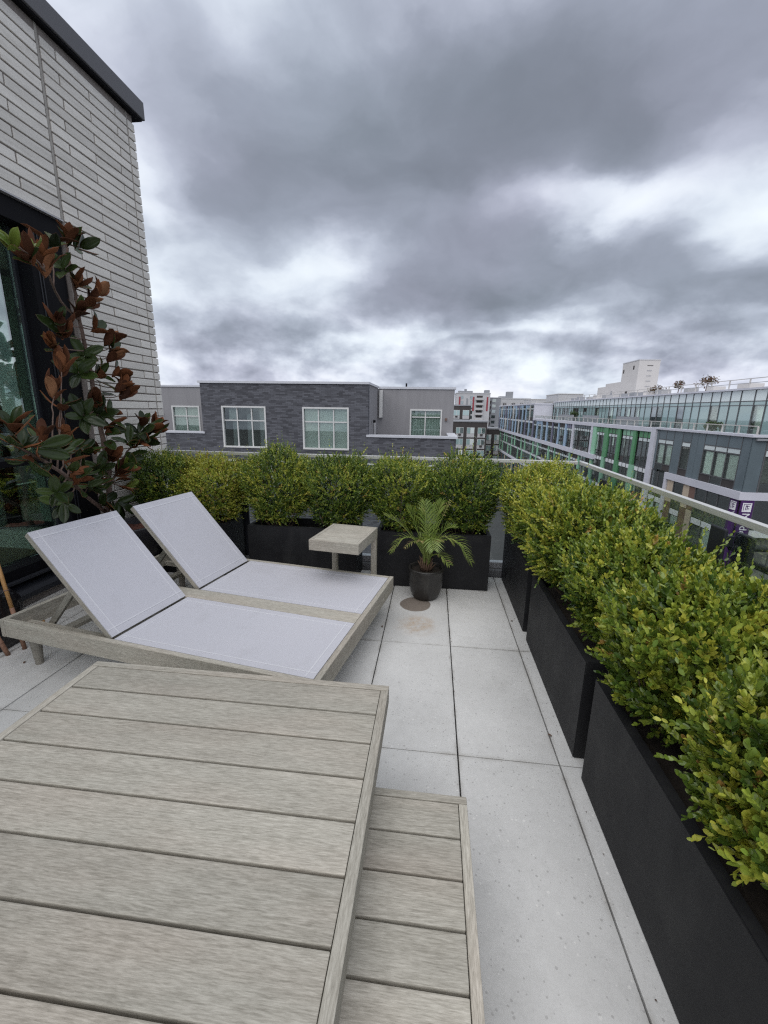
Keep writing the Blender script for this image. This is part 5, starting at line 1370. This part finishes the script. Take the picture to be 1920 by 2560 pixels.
# ------------------------------------------------------------------ distant town
def block(name, label, x0, x1, y0, y1, zt, mt, cap=None):
    R = thing(name, label, 'building', (x0, y0, -16))
    B('wall', mt, R, 0, x1 - x0, 0, y1 - y0, 0, zt + 16)
    B('roof_cap', cap or M_PALE, R, -0.15, x1 - x0 + 0.15, -0.15, y1 - y0 + 0.15, zt + 16.002, zt + 16.35)
    return R
def grid(R, w_, zt, zb, nx, fh, mt_w, spand, pier=0.9, y=-0.02):
    """storeys of windows with spandrels between dark piers, on the near face"""
    bw = w_ / nx; z = zt
    while z > zb:
        for i in range(nx):
            a, b = i * bw + pier * 0.5, (i + 1) * bw - pier * 0.5
            f = B('window', M_WHITEF, R, a, b, y - 0.10, y, z - 1.75, z - 0.1)
            g = link('pane', cube(random.choice((mt_w, M_DARKGLASS, M_TEAL))), f, (-0.25, -0.56, 0), None, (0.44, 0.2, 0.9))
            g = link('pane', cube(random.choice((mt_w, M_FROST, M_DARKGLASS))), f, (0.25, -0.56, 0), None, (0.44, 0.2, 0.9))
            B('spandrel', spand, R, a, b, y - 0.06, y, z - 2.75, z - 1.80)
            if random.random() < 0.5: B('air_conditioner', M_CHAR, R, (a + b) / 2 - 0.35, (a + b) / 2 + 0.35, y - 0.45, y - 0.061, z - 2.2, z - 1.81)
        z -= fh
g1 = block('brown_apartment_block', 'dark brown brick apartment block with white spandrels in the mid distance', 6.0 - 12, 14.45, 120, 134, -1.45, M_CHAR, M_GREYR)
grid(g1, 20.45, 13.2, 1.0, 7, 3.05, M_TEAL, M_PALE, 0.9)
g2 = block('brown_apartment_block', 'taller set back brown block rising above the lower brown brick roof', 6.0 - 12, 11.1, 136, 146, 2.95, M_CHAR, M_GREYR)
grid(g2, 17.1, 17.8, 14.5, 6, 3.0, M_TEAL, M_PALE, 0.9)
g3 = block('brown_apartment_block', 'low brown block tucked beside the end of the glass building', 14.9, 24, 128, 138, -3.6, M_CHAR, M_GREYR)
grid(g3, 9.1, 11.0, 1.0, 4, 3.05, M_TEAL, M_PALE, 0.9)
r1 = block('white_apartment_tower', 'pale apartment tower with red strips and stacked balconies far behind', 9.6, 24.5, 200, 214, 9.0, M_PALE)
for (x, mt_) in ((1.2, M_RED), (4.5, M_GREYR), (7.3, M_RED), (13.4, M_RED)):
    B('colour_strip', mt_, r1, x, x + 0.7, -0.12, 0, 17.5, 23.6 if mt_ is not M_GREYR else 23.0)
for k in range(6):
    z = 11.5 + k * 2.15
    f = B('balcony', M_PALE2, r1, 8.6, 12.0, -1.2, 0, z, z + 0.25); B('balcony_rail', M_PALE, r1, 8.7, 11.9, -1.22, -1.12, z + 0.26, z + 0.95)
    B('window', M_CHAR, r1, 9.0, 11.6, -0.05, 0, z + 0.3, z + 1.9)
    for x in (1.0, 5.2): B('window', M_DARKGLASS, r1, x + 0.9, x + 2.2, -0.05, 0, z + 0.3, z + 1.8)
B('roof_room', M_GREYR, r1, 0.9, 7.2, 1, 6, 25.3, 26.2); B('roof_room', M_GREYR, r1, 3.6, 4.6, 2, 4, 26.2, 27.0); B('roof_room', M_GREYR, r1, 12.5, 14.6, 1, 5, 25.35, 26.6)
r2_ = block('grey_balcony_block', 'grey block with dark stacked balconies behind the glass building end', 22.6, 30, 205, 220, 7.3, M_GREYR)
for k in range(6):
    z = 9.0 + k * 2.4
    B('balcony', M_CHAR, r2_, 0.2, 3.0, -1.6, 0, z, z + 1.1); B('window', M_DARKGLASS, r2_, 3.6, 5.2, -0.05, 0, z + 0.6, z + 1.9)
r3 = block('pale_flat_block', 'long low pale block on the skyline above the glass building', 28.2, 46.5, 222, 240, 7.5, M_PALE)
for k in range(4):
    for z in (21.6, 19.0): B('window', M_CHAR, r3, 1.0 + k * 4.2, 2.8 + k * 4.2, -0.05, 0, z - 1.4, z)
B('roof_room', M_GREYR, r3, 4.0, 10.2, 2, 9, 23.7, 24.8); B('roof_room', M_GREYR, r3, 7.2, 10.2, 2, 6, 24.8, 27.0)
# low skyline behind the dark block and to the far left, so that the ground does not run bare to the horizon
for i, (x, w_, y, h, mt_) in enumerate(((-60, 34, 190, -3.0, M_GREYR), (-20, 26, 210, -2.5, M_PALE), (60, 40, 260, 6.0, M_PALE), (-110, 44, 240, -2, M_PALE2), (100, 60, 330, 5, M_GREYR))):
    b_ = block('distant_building', ('low grey block', 'low pale block', 'wide pale block', 'long cream block', 'far grey block')[i] + (' hidden mostly behind the charcoal building', ' behind the charcoal building roof', ' beyond the glass building roof', ' at the far left beyond the brick wall', ' farthest to the right beyond the roofs')[i], x, x + w_, y, y + 20, h, mt_)

# ------------------------------------------------------------------ trees
def crown_mesh(r, h, n, leaf, mt):
    cl = []
    for k in range(14):
        c = rand_unit(1)[0] * np.array([r, r, h / 2]) * RNG.uniform(0.25, 0.8); cl.append((c, RNG.uniform(0.25, 0.45) * r))
    pos = np.concatenate([c[None] + rand_unit(n // 14) * rr * RNG.uniform(0.4, 1.1, (n // 14, 1)) for c, rr in cl])
    k = len(pos)
    return leaves_mesh(pos, rand_unit(k), rand_unit(k), RNG.uniform(0.7, 1.3, k) * leaf, RNG.random(k), mt, LEAF4, LEAF4_F)
def tree(name, label, x, y, z, ht, r, mt, group, leaf=0.3, n=1400):
    R = thing(name, label, 'tree', (x, y, z), 0, group)
    tube('trunk', [(0, 0, 0), (0.03 * ht, 0, ht * 0.45), (0, 0.02, ht * 0.75)], [0.035 * ht, 0.025 * ht, 0.01 * ht], M_BARK, R, 7)
    c = link('crown', crown_mesh(r, ht * 0.62, n, leaf, mt), R, (0, 0, ht * 0.66)); c['kind'] = 'stuff'
    return R
for (x, y, ht, r, lb) in ((24.6, 52.6, 1.15, 0.95, 'copper leaved roof tree next to the stair tower'), (24.8, 48.6, 1.45, 0.6, 'slim copper leaved roof tree, middle one of three'), (24.6, 43.6, 1.5, 1.05, 'copper leaved roof tree nearest of the three on the roof edge')):
    tree('roof_tree', lb, x, y, 3.4, ht, r, M_RUSTTREE, 'copper leaved trees on the roof terrace', 0.15, 380)
for (x, y, ht, lb) in ((21.2, 69.5, 1.7, 'yellow green shrub on the glass building terrace beside the screens'), (20.8, 35.3, 0.8, 'low green shrub behind the balustrade above the grey bay')):
    tree('terrace_shrub', lb, x, y, 0.14, ht, 0.8, M_STREETTREE, 'shrubs on the opposite terrace', 0.16, 500)
for (x, y, lb) in ((11.2, 112, 'street tree at the foot of the brown apartment block'), (14.0, 158, 'street tree beyond the parked white vans')):
    tree('street_tree', lb, x, y, -16, 7.5, 2.4, M_STREETTREE, 'street trees far below', 0.5, 900)
# vehicles and a lamp in the street, seen beside the glass building
def car(label, x, y, mt, L=4.5, Wd=1.85, H=1.5, van=False, rz=1.57):
    R = thing('parked_car', label, 'car', (x, y, -16), rz, 'vehicles in the street far below')
    prof = [(-L / 2, .35), (-L / 2, .8), (-L / 2 + .15, H if van else .95), (-L * .28, H), (L * .12, H), (L * .27, .95), (L / 2 - .1, .85), (L / 2, .35)]
    V = [(a, -Wd / 2, b) for a, b in prof] + [(a, Wd / 2, b) for a, b in prof]; n = len(prof)
    F = [tuple(range(n)), tuple(range(2 * n - 1, n - 1, -1))] + [(i, i + n, (i + 1) % n + n, (i + 1) % n) for i in range(n)]
    link('body', mesh_of(V, F, mt), R)
    B('windscreen', M_DARKGLASS, R, L * .10, L * .24, -Wd * .42, Wd * .42, .98, H - .1)
    for s_ in (-1, 1):
        B('side_glass', M_DARKGLASS, R, -L * .26, L * .1, s_ * Wd / 2 - .02, s_ * Wd / 2 + .02, .95, H - .15)
        for xx in (-L * .3, L * .3):
            V, F = tube_geo([(xx, s_ * Wd * .5 - s_ * .2, .33), (xx, s_ * Wd * .5 + s_ * .02, .33)], [.33, .33], 14); link('wheel', mesh_of(V, F, M_TYRE), R)
car('white van parked nearest the glass building end', 20.6 - 4.0, 168, M_CARW, 5.2, 2.0, 2.0, True)
car('white car parked in front of the white van', 17.2, 160, M_CARW)
car('red car standing at the kerb beside the white vehicles', 13.2, 164, M_CARR)
sl = thing('street_lamp', 'slender steel street lamp in front of the brown apartment block', 'street lamp', (11.6, 116, -16))
tube('pole', [(0, 0, 0), (0, 0, 9.0), (0.1, 0, 10.2)], [0.12, 0.08, 0.06], M_STEEL, sl, 8); tube('arm', [(0.1, 0, 10.2), (-0.6, 0, 10.9), (-1.8, 0, 11.0)], 0.05, M_STEEL, sl, 6)
B('lamp_head', M_STEEL, sl, -2.5, -1.8, -0.15, 0.15, 10.9, 11.05)
